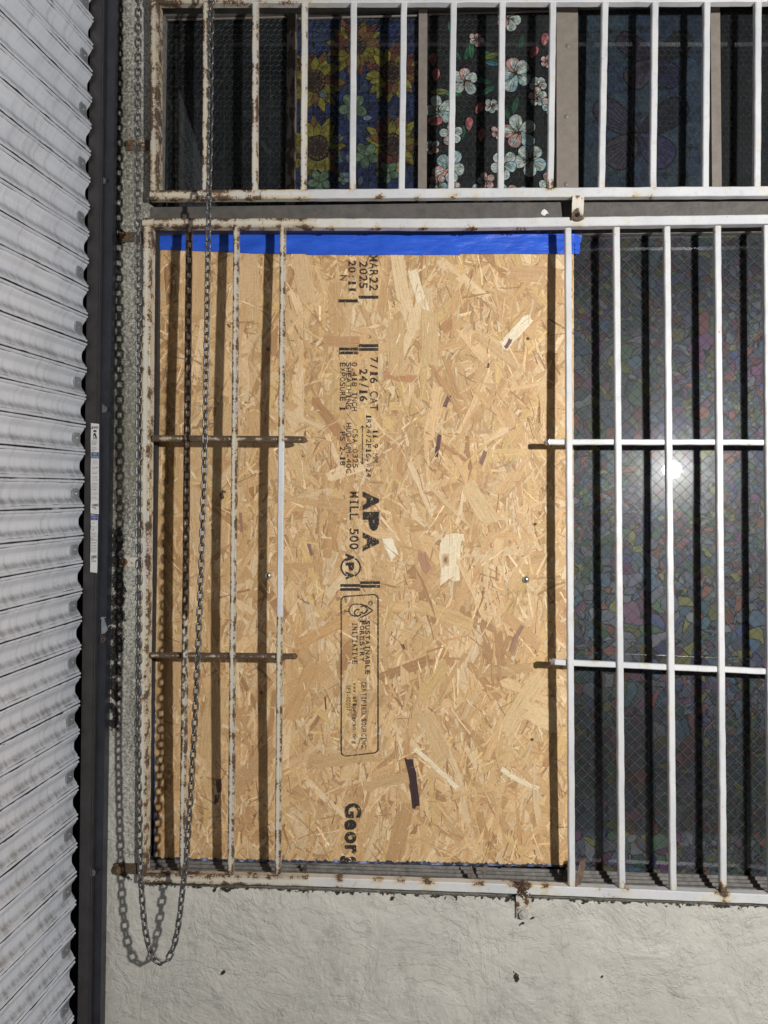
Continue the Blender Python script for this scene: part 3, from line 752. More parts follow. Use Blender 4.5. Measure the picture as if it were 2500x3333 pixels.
# backing
n0 = len(sheet.v)
sheet.grid(lambda u, v: PB(501 + 1366*u, 748 + (byb(501 + 1366*u) - 748)*v, BY + .0005), 30, 40, lambda p: (.52, .34, .17), True)
sheet.uv += [(0, 0)] * (31 * 41)
def rp(): return U(495, 1875), U(740, 2815)
for k in range(1700): x, y = rp(); strand(x, y, sa_(), U(110, 270), U(30, 66), pick(), U(.0000, .0005))
for k in range(3600): x, y = rp(); strand(x, y, sa_(), U(60, 190), U(12, 36), pick(), U(.0003, .0009))
for k in range(4200): x, y = rp(); strand(x, y, sa_() + U(-.3, .3), U(26, 110), U(3, 11), (lambda q, c: tuple(v * q for v in c))(random.choice([.76, .88, 1.0, 1.12, 1.22]), pick()), U(.0006, .0013), U(-.2, .2))
for k in range(650): x, y = rp(); strand(x, y, sa_(), U(80, 210), U(14, 44), pick(), U(.0009, .0013))
for k in range(900): x, y = rp(); strand(x, y, sa_() + U(-.3, .3), U(10, 46), U(3, 13), (lambda q: (.76 * q, .585 * q, .355 * q))(U(.84, 1.06)), .00131, U(-.25, .25), .8)
for k in range(260): x, y = rp(); strand(x, y, sa_() + U(-.3, .3), U(20, 80), U(1.6, 3.4), (.34, .21, .11), .0013, 0)
hx = .00140; DK = (.46, .275, .14); PL = (.80, .68, .47); MD = (.56, .37, .18)
for s_ in ((1465,1812,1.62,150,72,PL),(1375,990,1.25+.0,230,34,PL),(1345,1060,1.9+.0,220,30,(.74,.57,.34)),(1095,1000,1.5,160,52,(.56,.36,.18)),(1110,1112,.02,120,38,(.50,.30,.15)),(1305,1228,.15,110,26,(.50,.27,.14)),
           (1680,1080,2.3,130,36,(.82,.72,.52)),(1745,890,.08,170,58,(.56,.36,.19)),(1310,950,1.35,260,46,(.73,.55,.33)),(1285,1130,1.55,190,60,(.60,.41,.21)),(1400,1100,1.57,170,60,(.62,.44,.23)),(1075,1740,-.15+1.9,150,30,(.52,.32,.155)),
           (1270,1780,1.2,70,34,(.82,.74,.56)),(1100,1900,2.3,110,30,(.72,.55,.33)),(1450,2000,.33,190,44,(.62,.42,.20)),(1380,1880,2.15,90,40,(.54,.33,.17)),(1050,2060,-.45,190,38,(.60,.37,.17)),(1010,2210,-.5,150,60,(.58,.37,.18)),
           (1115,2470,-.15,200,44,(.56,.38,.19)),(1270,2540,-.22,180,34,(.55,.37,.19)),(1300,2720,1.8,210,60,(.50,.31,.15)),(1420,2500,.75,190,16,PL),(1090,1640,.2,110,44,(.56,.36,.18)),(1180,2140,1.7,140,50,(.60,.40,.19)),
           (1700,2290,2.15,230,62,(.66,.48,.26)),(1760,2330,.4,110,70,(.70,.52,.29)),(1690,2540,.5,140,16,PL),(1420,2400,1.2,160,60,(.60,.42,.22)),(1700,2050,.7,160,38,(.56,.35,.17)),(1560,1640,1.0,150,60,(.66,.48,.26)),
           (640,900,1.6,260,80,(.62,.42,.22)),(800,860,1.55,200,90,(.64,.45,.25)),(560,2200,1.6,200,60,(.60,.40,.21)),(860,1450,1.3,220,56,(.60,.40,.20)),(960,1480,1.2,180,44,(.66,.47,.25)),(980,2250,2.0,200,50,(.57,.36,.17)),(720,1400,1.8,180,60,(.60,.42,.22)),(650,1700,1.4,220,70,(.64,.45,.25)),(820,2500,2.3,200,60,(.52,.33,.17)),(690,2350,1.7,230,70,(.60,.41,.21)),(990,900,1.4,180,60,(.66,.47,.26))):
    hx += 3e-6; strand(*s_, hx, 0, .12)
hx = .00158; BK = (.055, .030, .032)
for s_ in ((1342,2520,1.38,96,27,BK),(1350,2590,1.42,70,27,BK),(1455,1305,2.0,40,14,(.20,.11,.09)),(1428,1440,1.7,50,13,(.13,.07,.07)),(1422,1470,1.65,34,12,(.10,.055,.06)),(1573,1490,1.9,44,14,(.26,.15,.11)),(712,2555,1.5,34,20,(.14,.075,.07)),(705,2600,1.8,26,14,(.13,.07,.07)),(722,1614,1.3,20,14,(.10,.06,.05)),
           (1655,1118,2.1,28,14,(.20,.10,.10)),(728,1600,.3,12,8,(.1,.06,.05)),(1010,1790,1.3,34,10,(.28,.16,.12)),(1060,2290,1.5,40,4,(.08,.05,.04)),(1313,2105,1.2,14,10,(.18,.10,.08)),(1590,1190,1.8,14,8,(.15,.09,.06)),(1680,2075,2.0,90,16,(.34,.20,.13)),(1380,1830,1.2,60,32,(.44,.25,.15)),(785,1700,1.5,60,10,(.36,.20,.13)),(745,1060,.7,14,6,(.15,.08,.05))):
    hx += 3e-6; strand(*s_, hx, 0, .5)
def knot(cx, cy, r):
    for rr_, c, hh in ((1.5, (.66,.50,.30), .00170), (1.0, (.50,.33,.18), .00173), (.62, (.36,.21,.11), .00176), (.28, (.20,.11,.06), .00179)):
        strand(cx, cy, 1.57, r * 2.2 * rr_, r * 1.5 * rr_, c, hh, 0, .05)
knot(1450, 1822, 12); knot(1128, 1218, 5)
so = link_mesh('sheet', sheet, OSB, bd)
# blue sealed edge of the sheet, ragged
m = MB()
def ec(p): t = noise.noise(p * 90); return (.30,.36,.50) if t > .38 else (.12,.15,.25) if t > .05 else (.05,.055,.075)
hts = [abs(random.gauss(0, 3.6)) + .6 for _ in range(261)]
m.grid(lambda u, v: PB(501 + 1366*u, byb(501 + 1366*u) + 5 - (5 + hts[int(round(u*260))]) * v, BY - .0020), 260, 2, ec, True)
link_mesh('sealed_edge', m, FILM, bd); m = MB()
hts2 = [max(.3, random.gauss(2, 2) + 4 * noise.noise(Vector((0, i_ * .06, 0)))) for i_ in range(221)]
m.grid(lambda u, v: PB(500.5 + (2 + hts2[int(round(v*220))]) * u, 760 + 2035*v, BY - .0020), 1, 220, lambda p: (.055, .08, .17), True)
link_mesh('sealed_edge', m, FILM, bd); m = MB()
m.grid(lambda u, v: PB(501 + 1366*u, byb(501 + 1366*u) + 5, BY - .0016 + .010*v), 60, 2, lambda p: (.10,.10,.12))
link_mesh('sealed_edge', m, FILM, bd)
# screws
for (px, py, r, big) in ((872,1874,11.5,1),(1712,1887,11.5,1),(872,1137,4.5,0),(1719,1102,5,0),(1742,1706,5,0),(850,2255,5,0),(1732,2407,5,0)):
    q = PB(px, py, BY - .0018); h = MB()
    if big: h.cyl(q, (0,-1,0), r*PX*1.02, .0006, 24); h.dome(q + Vector((0,-.0006,0)), (0,-1,0), r*PX, .0042, 24, 6)
    else: h.cyl(q, (0,-1,0), r*PX, .0008, 12)
    s_ = link_mesh('screw', h, BOLT if big else RUSTY, bd, smooth=big)
    if big:
        h = MB(); y_ = q.y - .0052
        h.box((q.x-.003, y_, q.z-.0005), (q.x+.003, y_+.0016, q.z+.0005)); h.box((q.x-.0005, y_-.0002, q.z-.003), (q.x+.0005, y_+.0014, q.z+.003)); link_mesh('cross_slot', h, DARK, s_)
# printed stamps ---------------------------------------------------------
def ink_mat(name='stamp_ink', base=(.034, .033, .033), cover=.5):
    k = M(name, .7, 0, .2); t = k.t
    n1 = k.noise(900, 3, .6, vec=k.scale(k.geo, 1, 1, .30)); n2 = k.noise(60, 4)
    a = k.ss(k.math('ADD', k.math('MULTIPLY', n1, .75), k.math('MULTIPLY', n2, .25)), cover - .09, cover, .0, .97)
    k.col(base); k.set(k.b.inputs['Alpha'], a); return k.m
INK = ink_mat(cover=.485); INKL = ink_mat('light_ink', (.035, .03, .028), .465)
GL_ = {}
def text_obj(s_, box, Y, mat, parent, bold=0.0, name='printed_text', rot=True, mono=True):
    """letters fitted to the photo box (x0,y0,x1,y1); rot: read downwards, tops to the right"""
    vs = []; fs = []; n = len(s_); x0, y0, x1, y1 = box; pen = 0
    for ci_, ch in enumerate(s_):
        if ch == ' ': continue
        key = (ch, bold)
        if key not in GL_:
            cu = bpy.data.curves.new('t', 'FONT'); cu.body = ch; cu.offset = bold; cu.resolution_u = 3
            to = bpy.data.objects.new('t', cu); C.objects.link(to); bpy.context.view_layer.update()
            me = bpy.data.meshes.new_from_object(to.evaluated_get(bpy.context.evaluated_depsgraph_get()))
            GL_[key] = ([v.co.copy() for v in me.vertices], [list(p.vertices) for p in me.polygons])
            bpy.data.objects.remove(to); bpy.data.curves.remove(cu); bpy.data.meshes.remove(me)
        gv, gf = GL_[key]; xa, xb = min(v.x for v in gv), max(v.x for v in gv)
        wd_ = .84 if ch not in "1Il.:-/'(" else {'1': .40, 'I': .24, 'l': .24, '.': .2, ':': .2, '-': .5, '/': .62}.get(ch, .3)
        if bold > .04: wd_ = min(1.0, wd_ * 1.12)
        b_ = len(vs)
        if not mono:
            for v in gv: vs.append((v.x - xa + pen, v.y))
            pen += xb - xa + .07
        else:
          for v in gv: vs.append(((ci_ + .5 + ((v.x - xa) / (xb - xa) - .5) * wd_) / n, v.y))
        if mono and ch in '1I' and n > 2:
            for yb_ in ((0,) if ch == '1' else (0, .62)):
                k_ = len(vs)
                for (ux, uy) in ((-.34, 0), (.34, 0), (.34, .07), (-.34, .07)): vs.append(((ci_ + .5 + ux) / n, yb_ + uy))
                fs.append([k_, k_+1, k_+2, k_+3])
        fs += [[a + b_ for a in f] for f in gf]
    ya, yb = min(v[1] for v in vs), max(v[1] for v in vs); m = MB()
    if not mono: vs = [(u / (pen - .07), y) for u, y in vs]
    for (u, vy) in vs:
        w_ = (vy - ya) / (yb - ya)
        if rot: px, py = x0 + (x1 - x0) * w_, y0 + (y1 - y0) * u
        else: px, py = x0 + (x1 - x0) * u, y1 - (y1 - y0) * w_
        m.vert(PB(px, py, Y) if Y == IY else P(px, py, Y))
    m.f = fs
    return (m if mat is None else link_mesh(name, m, mat, parent))
IY = BY - .0022
st = [("MAR22", (1203,829,1231,948), .012), ("2025", (1170,849,1197,940), .012), ("20:11", (1134,846,1159,953), .014), ("N", (1107,894,1131,914), .01),
      ("7/16 CAT", (1205,1160,1231,1338), .008), ("24/16", (1170,1199,1197,1308), .02), ("0.418 INCH", (1146,1178,1163,1339), .0), ("SHEATHING", (1127,1178,1144,1333), .0), ("EXPOSURE 1", (1107,1179,1125,1338), .0),
      ("1R24/2F16-W24", (1192,1348,1209,1554), 0), ("11.9 MM", (1214,1397,1231,1506), 0), ("CSA O325", (1148,1395,1165,1524), 0), ("HUD-UM-40C", (1127,1375,1144,1541), 0), ("PS 2-18", (1107,1404,1125,1516), 0),
      ("MILL 500", (1138,1598,1168,1790), .012), ("APA", (1181,1597,1234,1797), .07), ("APA", (1125,1800,1153,1888), .06),
      ("SUSTAINABLE", (1189,2018,1205,2196), .03), ("FORESTRY", (1171,2018,1187,2155), .03), ("INITIATIVE", (1147,2025,1164,2162), .03),
      ("CERTIFIED SOURCING", (1177,2218,1193,2434), 0), ("www.sfiprogram.org", (1145,2221,1162,2422), .0), ("SFI-00007", (1128,2230,1141,2315), 0)]
for (s_, b, bo) in st: text_obj(s_, b, IY, INK if bo > .005 else INKL, bd, bo)
# cut off word at the lower edge
gm = text_obj("Georg", (1106, 2614, 1177, 2820), IY, None, bd, .045, mono=False)
lim = [byb(1140) - 3]
keep = []
for f in gm.f:
    zmin = P(1140, lim[0], IY).z
    if all(gm.v[i].z > zmin for i in f): keep.append(f)
    elif any(gm.v[i].z > zmin for i in f):
        for i in f: pass
        g2 = []
        for i in f:
            v = gm.v[i]; g2.append(gm.vert(Vector((v.x, v.y, max(v.z, zmin)))))
        keep.append(g2)
gm.f = keep; link_mesh('printed_text', gm, INK, bd)
def irect(x0, y0, x1, y1, m_): m_.poly([PB(x0, y1, IY), PB(x1, y1, IY), PB(x1, y0, IY), PB(x0, y0, IY)])
for r_ in ((1102,974,1165,984),(1168,962,1232,972),(1169,1120,1232,1130),(1169,1132.5,1232,1142),(1104,1131,1167,1141),(1104,1143.5,1167,1153),(1173,1892,1237,1901),(1173,1904,1237,1913),(1108,1901,1172,1910),(1108,1914,1172,1923)): m = MB(); irect(*r_, m); link_mesh('printed_bar', m, INK, bd)
def iline(pts, wd, m_, closed=False):
    src = pts + pts[:1] if closed else pts; closed = False; pts = [src[0]]
    for (xa, ya), (xb, yb) in zip(src, src[1:]):
        k_ = max(1, int(math.hypot(xb-xa, yb-ya) / 30))
        pts += [(xa + (xb-xa)*q/k_, ya + (yb-ya)*q/k_) for q in range(1, k_ + 1)]
    n = len(pts); rng = range(n - 1)
    for i in rng:
        (xa, ya), (xb, yb) = pts[i], pts[(i + 1) % n]; d = math.hypot(xb-xa, yb-ya) or 1; nx, ny = -(yb-ya)/d*wd/2, (xb-xa)/d*wd/2
        m_.poly([PB(xa-nx, ya-ny, IY), PB(xb-nx, yb-ny, IY), PB(xb+nx, yb+ny, IY), PB(xa+nx, ya+ny, IY)])
def arc(cx, cy, r, a0, a1, n=12, ry=None): return [(cx + r*math.cos(math.radians(a0+(a1-a0)*i/n)), cy + (ry or r)*math.sin(math.radians(a0+(a1-a0)*i/n))) for i in range(n+1)]
m = MB(); iline([(1180,1386),(1180,1510)], 2.6, m); iline([(1174,1394),(1180,1385),(1186,1394)], 2.2, m); iline([(1174,1502),(1180,1511),(1186,1502)], 2.2, m); link_mesh('printed_arrow', m, INK, bd)
m = MB(); iline(arc(1142,1846,31,-65,65) , 5, m); iline(arc(1142,1846,31,115,245), 5, m); link_mesh('printed_ring', m, INK, bd)
m = MB(); box_ = arc(1216,1950,15,-90,0,6) + arc(1216,2436,15,0,90,6) + arc(1126,2446,15,90,180,6) + arc(1126,1956,15,180,270,6)
iline(box_, 4.2, m, True); link_mesh('printed_border', m, INK, bd)
m = MB()   # leaf emblem inside the border
iline(arc(1160,1986,24,60,300,12,20) , 4, m); iline([(1172,1966),(1192,1972),(1214,1987),(1192,2002),(1172,2010)], 4, m)
iline(arc(1184,1984,12,-140,140), 4.5, m); iline(arc(1165,1994,11,20,300), 4.5, m); iline([(1122,1990),(1140,1990)], 3, m); iline([(1122,1984),(1122,1996)], 3, m)
iline(arc(1206,1963,7,0,360), 2, m); iline([(1203,1967),(1203,1960),(1209,1960),(1209,1967)], 1.4, m); link_mesh('printed_emblem', m, INK, bd)

# ------------------------------------------------------------------ blue tape
def tape_mat():
    k = M('blue_tape', .42, 0, .4); n1 = k.noise(18, 4, .5, vec=k.scale(k.geo, 1, 1, 3)); n2 = k.noise(500, 3)
    k.col(k.ramp(n1, [(.3, (.022, .095, .56)), (.7, (.030, .125, .68))])); k.bump(k.math('ADD', n1, k.math('MULTIPLY', n2, .05)), .008, .7); return k.m
def tape(u, v):
    px = 490 + (1896 - 490) * u
    top = 752 + (6 if 700 < px else 0) + 5 * noise.noise(Vector((px*.01, 1, 0))) - (8 if px > 1860 else 0)
    bot = 811 + 15 * min(1, (px - 490) / 400) + 2 * noise.noise(Vector((px*.02, 5, 0))) + (3 if 1000 < px < 1500 else 0)
    if u > .985: px += 8 * noise.noise(Vector((0, v * 6, 3))) - 10 * v
    h = .0008 * noise.noise(Vector((px*.02, v*1.5, 0))) + .0045 * max(0, noise.noise(Vector((px*.004 + v*.8, v*.7, 7))))
    Y = BY - .0024 - h - .0004
    if px > 1869: Y = BY - .0024 + min(.006, (px - 1869) * .0003)
    return P(px, top + (bot - top) * v, Y)
m = MB(); m.grid(tape, 300, 14, None, True)
tp = link_mesh('masking_tape', m, tape_mat(), smooth=True); tag(tp, 'long strip of bright blue masking tape along the top edge of the strand board', 'tape')

# ------------------------------------------------------------------ roller shutter
VP = RW @ Vector(((1600 - 1250) / FPX, -(1600 - 1666.5) / FPX, -1)); VP.normalize()
EY = -.022
E = P(259, 1500, EY); SZ = Vector((0, 0, 1)); SN = -(VP.cross(SZ)).normalized()
if SN.x < 0: SN = -SN
PITCH = 92 * (E.y - CAMY) / FPX
def prof(v):
    v = v % 1.0; d = min(v, 1 - v)
    if d < .012: return .45
    if d < .125: t = (d - .012) / .113; return .68 + .32 * math.sin(math.pi * (.06 + t * .94)) ** .7
    t = (d - .125) / .375; return .70 * (.5 + .5 * math.cos(math.pi * min(1, t * 1.25)))
vs = [0, .006, .013, .022, .035, .055, .08, .100, .113, .120, .126, .134, .145, .155, .17, .19, .21, .24, .27, .31, .36, .43, .5]
vs = vs + [1 - v for v in vs[-2:0:-1]]
OUT = .0118
cm = MB(); rows = []; cm.uv = []
NS0, NS1 = -20, 24
off = (P(259, 1652, EY).z - E.z)
TT = [0, .004] + [.02 + .02 * i for i in range(62)]
for k in range(NS0, NS1):
    for v in vs: rows.append((off + (k + v) * PITCH, prof(v), v, k))
b = 0
for (z, o_, v, k) in rows:
    for t in TT:
        jit = .0007 * noise.noise(Vector((t * 9, k * 3.1, v)))
        p = E - VP * t + SZ * (z + .0012 * noise.noise(Vector((t*4, k*1.7, 0)))) + SN * (o_ * OUT + jit)
        d = min(v, 1 - v)
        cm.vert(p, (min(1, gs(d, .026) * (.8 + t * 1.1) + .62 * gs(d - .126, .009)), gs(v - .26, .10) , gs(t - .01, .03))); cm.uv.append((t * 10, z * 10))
nt_ = len(TT)
for r_ in range(len(rows) - 1):
    for i in range(nt_ - 1):
        a = r_ * nt_ + i; cm.f.append([a, a + nt_, a + nt_ + 1, a + 1])
def shut_mat():
    k = M('shutter_paint', .33, .15, .6); a = k.chan(k.attr().outputs['Color']); uv = k.n('ShaderNodeUVMap').outputs[0]
    st_ = k.noise(1.0, 5, .6, vec=k.scale(uv, 9, .8, 1)); n1 = k.noise(14, 4); n2 = k.noise(180, 4); n3 = k.noise(1.0, 4, .6, vec=k.scale(uv, 2.0, 26, 1))
    c = k.mix(k.ss(n1, .3, .7), (.56, .59, .645), (.63, .66, .71))
    c = k.mix(k.ss(st_, .48, .72, 0, .4), c, (.30, .31, .33))
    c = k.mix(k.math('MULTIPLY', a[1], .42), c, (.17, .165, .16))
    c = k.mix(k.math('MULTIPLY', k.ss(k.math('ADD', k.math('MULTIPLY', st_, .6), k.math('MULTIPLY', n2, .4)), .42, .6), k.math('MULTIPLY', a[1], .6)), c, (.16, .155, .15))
    line = k.ss(k.math('ADD', k.math('MULTIPLY', a[0], .9), k.math('MULTIPLY', k.math('SUBTRACT', n3, .5), 2.1)), .44, .56)
    c = k.mix(line, c, (.025, .025, .028))
    c = k.mix(k.ss(n2, .68, .73, 0, .6), c, (.16, .15, .15))
    k.col(c); k.bump(k.math('ADD', st_, k.math('MULTIPLY', n2, .2)), .0007, .7); return k.m
rs = thing('roller_shutter', E + Vector((0, 0, -1.1)), 'light grey metal roller shutter with curved interlocking slats', 'roller shutter')
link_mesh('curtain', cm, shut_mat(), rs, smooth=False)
cmo = rs
for k in range(NS0, NS1):
    if k % 2: continue
    zc = off + (k + .5) * PITCH
    if zc > 1.2 or zc < -1.2: continue
    m = MB(); pts = []
    hw, hh, cr = .011, .0105, .004
    for (sx, sy, a0) in ((1, 1, 0), (-1, 1, 90), (-1, -1, 180), (1, -1, 270)):
        for i in range(5):
            a = math.radians(a0 + 22.5 * i); pts.append((.016 + sx * (hw - cr) + cr * math.cos(a), sy * (hh - cr) + cr * math.sin(a)))
    base = [E - VP * x + SZ * (zc + y) + SN * .0012 for x, y in pts]; topp = [E - VP * x + SZ * (zc + y) + SN * .0036 for x, y in pts]
    i0 = len(m.v); n = len(pts)
    for p in base + topp: m.vert(p)
    for i in range(n): m.f.append([i, (i+1) % n, n + (i+1) % n, n + i])
    m.f.append([n + i for i in range(n)])
    o = link_mesh('endlock', m, GALV, rs)
    h = MB(); h.dome(E - VP * .014 + SZ * zc + SN * .0036, SN, .0022, .0018, 12, 3); link_mesh('rivet', h, BOLT, o)

# ------------------------------------------------------------------ black door guide with stickers
dg = thing('door_guide', P(330, 3600, 0), 'black steel shutter guide rail standing against the plaster pier', 'door guide')
def vl(x0, x1): return lambda py: x0 + (x1 - x0) * py / 3333.0 - (6 if False else 0)
gL, gM, gR = vl(295, 252), vl(338, 292), vl(378, 326)
def plate(fl, fr_, Y, dep, mat, name, n=40):
    m = MB(); ys = [-500 + 4700 * i / n for i in range(n + 1)]
    def q(f, y, YY): p = P(f(y), y, Y); return Vector((p.x, YY, p.z))
    m.grid(lambda u, v: q(fl, -500 + 4700*v, Y).lerp(q(fr_, -500 + 4700*v, Y), u), 2, n, None, True)
    m.grid(lambda u, v: q(fr_, -500 + 4700*v, Y + dep*u), 1, n, None, True)
    m.grid(lambda u, v: q(fl, -500 + 4700*v, Y + dep*u), 1, n)
    return link_mesh(name, m, mat, dg)
plate(gL, lambda y: gM(y) - 3, -.016, .034, BLACKP, 'front_flange')
plate(lambda y: gM(y) - 3, lambda y: gM(y) + 1, -.018, .034, BLACKP, 'lip')
back = plate(lambda y: gM(y) + 1, gR, -.010, .024, BLACKB, 'back_flange')
plate(lambda y: gL(y) - 60, lambda y: gL(y), .012, .004, DARK, 'slot_shade')  # dark sheet standing in for the shade between shutter edge and guide
# stickers
WHT_ = plain('sticker_paper', (.66, .66, .63), .45, 0, .08, 60, 0); BLU_ = plain('sticker_blue', (.035, .10, .24), .45, 0, .1, 60, 0); BLU2 = plain('sticker_violet_blue', (.035, .055, .30), .45, 0, .1, 60, 0)
TXT = plain('sticker_ink', (.10, .10, .10), .6, 0, .1, 60, 0); TXB = plain('sticker_black', (.02, .02, .02), .6, 0, .1, 60, 0)
def sticker(x0, y0, x1, y1, lab, dx=0):
    Y = -.0192; m = MB(); n = 14; pts = []
    L_ = [(x0 + dx*i/n + U(-.6, .6), y0 + (y1-y0)*i/n) for i in range(n+1)]; R_ = [(x1 + dx*i/n + U(-.3, .3), y0 + (y1-y0)*i/n + 3) for i in range(n+1)]
    for i in range(n): m.poly([P(*L_[i+1], Y), P(*R_[i+1], Y), P(*R_[i], Y), P(*L_[i], Y)])
    # a thickness so that it sits on the flange
    o = link_mesh('sticker', m, WHT_, dg); o['label'] = lab; return o, Y
def patch(parent, x0, y0, x1, y1, Y, mat, name):
    m = MB(); m.poly([P(x0, y1, Y), P(x1, y1, Y), P(x1, y0, Y), P(x0, y0, Y)]); return link_mesh(name, m, mat, parent)
s1, sy = sticker(296, 1377, 322.5, 1671, 'long white warning sticker with a falling figure pictogram', -1)
ty = sy - .0004
def stx(s_, x0, y0, x1, y1, mat, par, bold=0): text_obj(s_, (x0, y0, x1, y1), ty - .0002, mat, par, bold, 'printed_text', False)
patch(s1, 297.5, 1472, 321.5, 1492, ty, BLU_, 'blue_panel'); stx('SAFETY', 303, 1475, 316, 1481, WHT_, s1); stx('INSTRUCTIONS', 300, 1484, 320, 1490, WHT_, s1)
stx('WARNING', 302, 1387, 320, 1395, TXT, s1, .01)
m = MB(); 
for tri in (((297.5,1396),(300,1385),(302,1396)),): m.poly([P(*p, ty) for p in tri][::-1])
for q_ in (((304,1400),(314,1400),(314,1406),(304,1406)),((306,1410),(310,1408),(314,1418),(309,1420)),((309,1419),(313,1417),(316,1426),(311,1424)),((305,1411),(308,1411),(306,1421),(303,1420)),((304,1424),(307,1422),(308,1428),(304,1430)),((310,1424),(313,1423),(315,1430),(312,1430))):
    m.poly([P(*p, ty) for p in q_][::-1])
link_mesh('pictogram', m, TXB, s1)
y = 1433
for ln in ('Moving door can', 'cause death or', 'serious injury', '', 'Keep clear of', 'opening while door', 'is moving'):
    if ln: stx(ln, 298, y, 298 + 22 * len(ln) / 18, y + 4, TXT, s1)
    y += 5.4
y = 1498
for ln in ('1. Keep hands clear', 'of guides and slats', 'when door is moving', '', '2. Never let children', 'operate this door', '', '3. Check that door is', 'unlocked before use', '', '4. Pull hand chain', 'slowly and evenly', 'and never release it', '', '5. If door does not', 'move freely stop at', 'once and call for', 'service by trained', 'door technician', '', '6. Do not remove or', 'paint over this label', '', 'Spring tension can', 'cause serious injury'):
    if ln: stx(ln, 299, y, 299 + 21 * len(ln) / 21, y + 3.6, TXT, s1)
    y += 5.2
stx('LAWRENCE', 299, 1640, 321, 1648, TXB, s1, .02); patch(s1, 299, 1650, 311, 1652, ty, TXB, 'rule'); stx('DOORS', 305, 1654, 315, 1658, TXT, s1)
s2, sy = sticker(296, 1674, 319, 1862, 'shorter white maintenance sticker with a violet blue heading', -2.5)
patch(s2, 297, 1677, 318, 1693, ty, BLU2, 'blue_panel'); stx('Maintenance', 299, 1680, 316, 1685, WHT_, s2); stx('Record', 302, 1687, 312, 1691, WHT_, s2)
y = 1700
for ln in ('No. 10280', '', 'Inspect every year', 'by a trained door', 'technician', '', 'Lubricate guides', 'and bearings and', 'check all of the', 'fasteners'):
    if ln: stx(ln, 297, y, 297 + 19 * len(ln) / 18, y + 3.8, TXT, s2)
    y += 5.6
stx('INFORMATION', 297, 1756, 316, 1760, TXB, s2)
m = MB()
for i in range(4):
    for j in range(4): x = 297 + j * 4.8; yy = 1765 + i * 9; m.poly([P(x, yy + 1, ty), P(x + 4, yy + 1, ty), P(x + 4, yy, ty), P(x, yy, ty)]); m.poly([P(x, yy + 6, ty), P(x + .7, yy + 6, ty), P(x + .7, yy, ty), P(x, yy, ty)])
link_mesh('record_table', m, TXT, s2)
stx('LAWRENCE', 296.5, 1808, 315, 1816, TXB, s2, .02); patch(s2, 296.5, 1818, 306, 1820, ty, TXB, 'rule'); stx('800-435-7100', 298, 1824, 313, 1829, TXT, s2)
# latch on the guide
m = MB(); Y = -.0135
pt = [(330,2008),(336,2008),(350,2050),(340,2062),(330,2064)]
m.poly([P(*p, Y) for p in pt][::-1]); pb = [P(*p, Y) + Vector((0,.0025,0)) for p in pt]; pf = [P(*p, Y) for p in pt]
for i in range(5): m.poly([pf[i], pf[(i+1) % 5], pb[(i+1) % 5], pb[i]])
lt = link_mesh('latch_plate', m, GALV, dg)
m = MB(); m.tube([P(326,2013,-.016), P(345,2009,-.016)], .0009, 6); m.tube([P(352,2042,-.0145), P(358,2036,-.0145), P(366,2032,-.0145), P(369,2040,-.0145), P(362,2046,-.0145)], .0011, 6); link_mesh('latch_pin', m, BOLT, lt)
m = MB(); pt = [(326,2066),(342,2068),(348,2080),(336,2096),(324,2094)]; m.poly([P(*p, -.0135) for p in pt][::-1]); o = link_mesh('lug', m, BLACKP, dg)
m = MB(); m.tube([P(335 + 6*math.cos(a), 2082 + 6*math.sin(a), -.0142) for a in [i*.5236 for i in range(12)]], .0009, 6, True); link_mesh('ring', m, RUSTY, o)
for (hx, hy) in ((348, 588), (352, 1331), (314, 2840)):
    m = MB(); q = P(hx, hy, -.0105 if hx > 320 else -.0165)
    m.cyl(q + Vector((0, -.0004, 0)), (0, 1, 0), .0042, .0004, 16); o = link_mesh('bolt_hole', m, DARK, dg)
    m = MB(); m.poly([q + Vector((-.012, -.0007, .010)), q + Vector((-.012, -.0007, -.008)), q + Vector((-.003, -.0007, -.006)), q + Vector((-.001, -.0007, .001)), q + Vector((-.003, -.0007, .004))][::-1][::-1]); link_mesh('worn_patch', m, plain('worn_grey', (.12, .12, .12), .5), o)

# ------------------------------------------------------------------ hand chain
CY = -.052
path = [(450,-260),(450,0),(448,400),(448,700),(450,1000),(452,1300),(453,1600),(452,1900),(451,2200),(449,2420),(453,2640),(458,2834),(463,2930),(471,3012),(481,3065),(498,3114),(516,3131),(536,3131),(556,3104),(573,3051),(585,2979),(594,2897),(606,2800),(614,2689),(622,2564),(631,2410),(636,2314),(643,2151),(654,1880),(661,1663),(666,1500),(672,1132),(676,891),(680,651),(685,380),(686,163),(688,0),(690,-260)]
def depth(i, n):
    y = path[i][1]; return CY if i < n * .5 else (-.048 - .014 * max(0, 1 - max(0, y) / 2500) if y < 2500 else -.048 - .004 * (y - 2500) / 700)
pp = [P(x, y, depth(i, len(path))) for i, (x, y) in enumerate(path)]
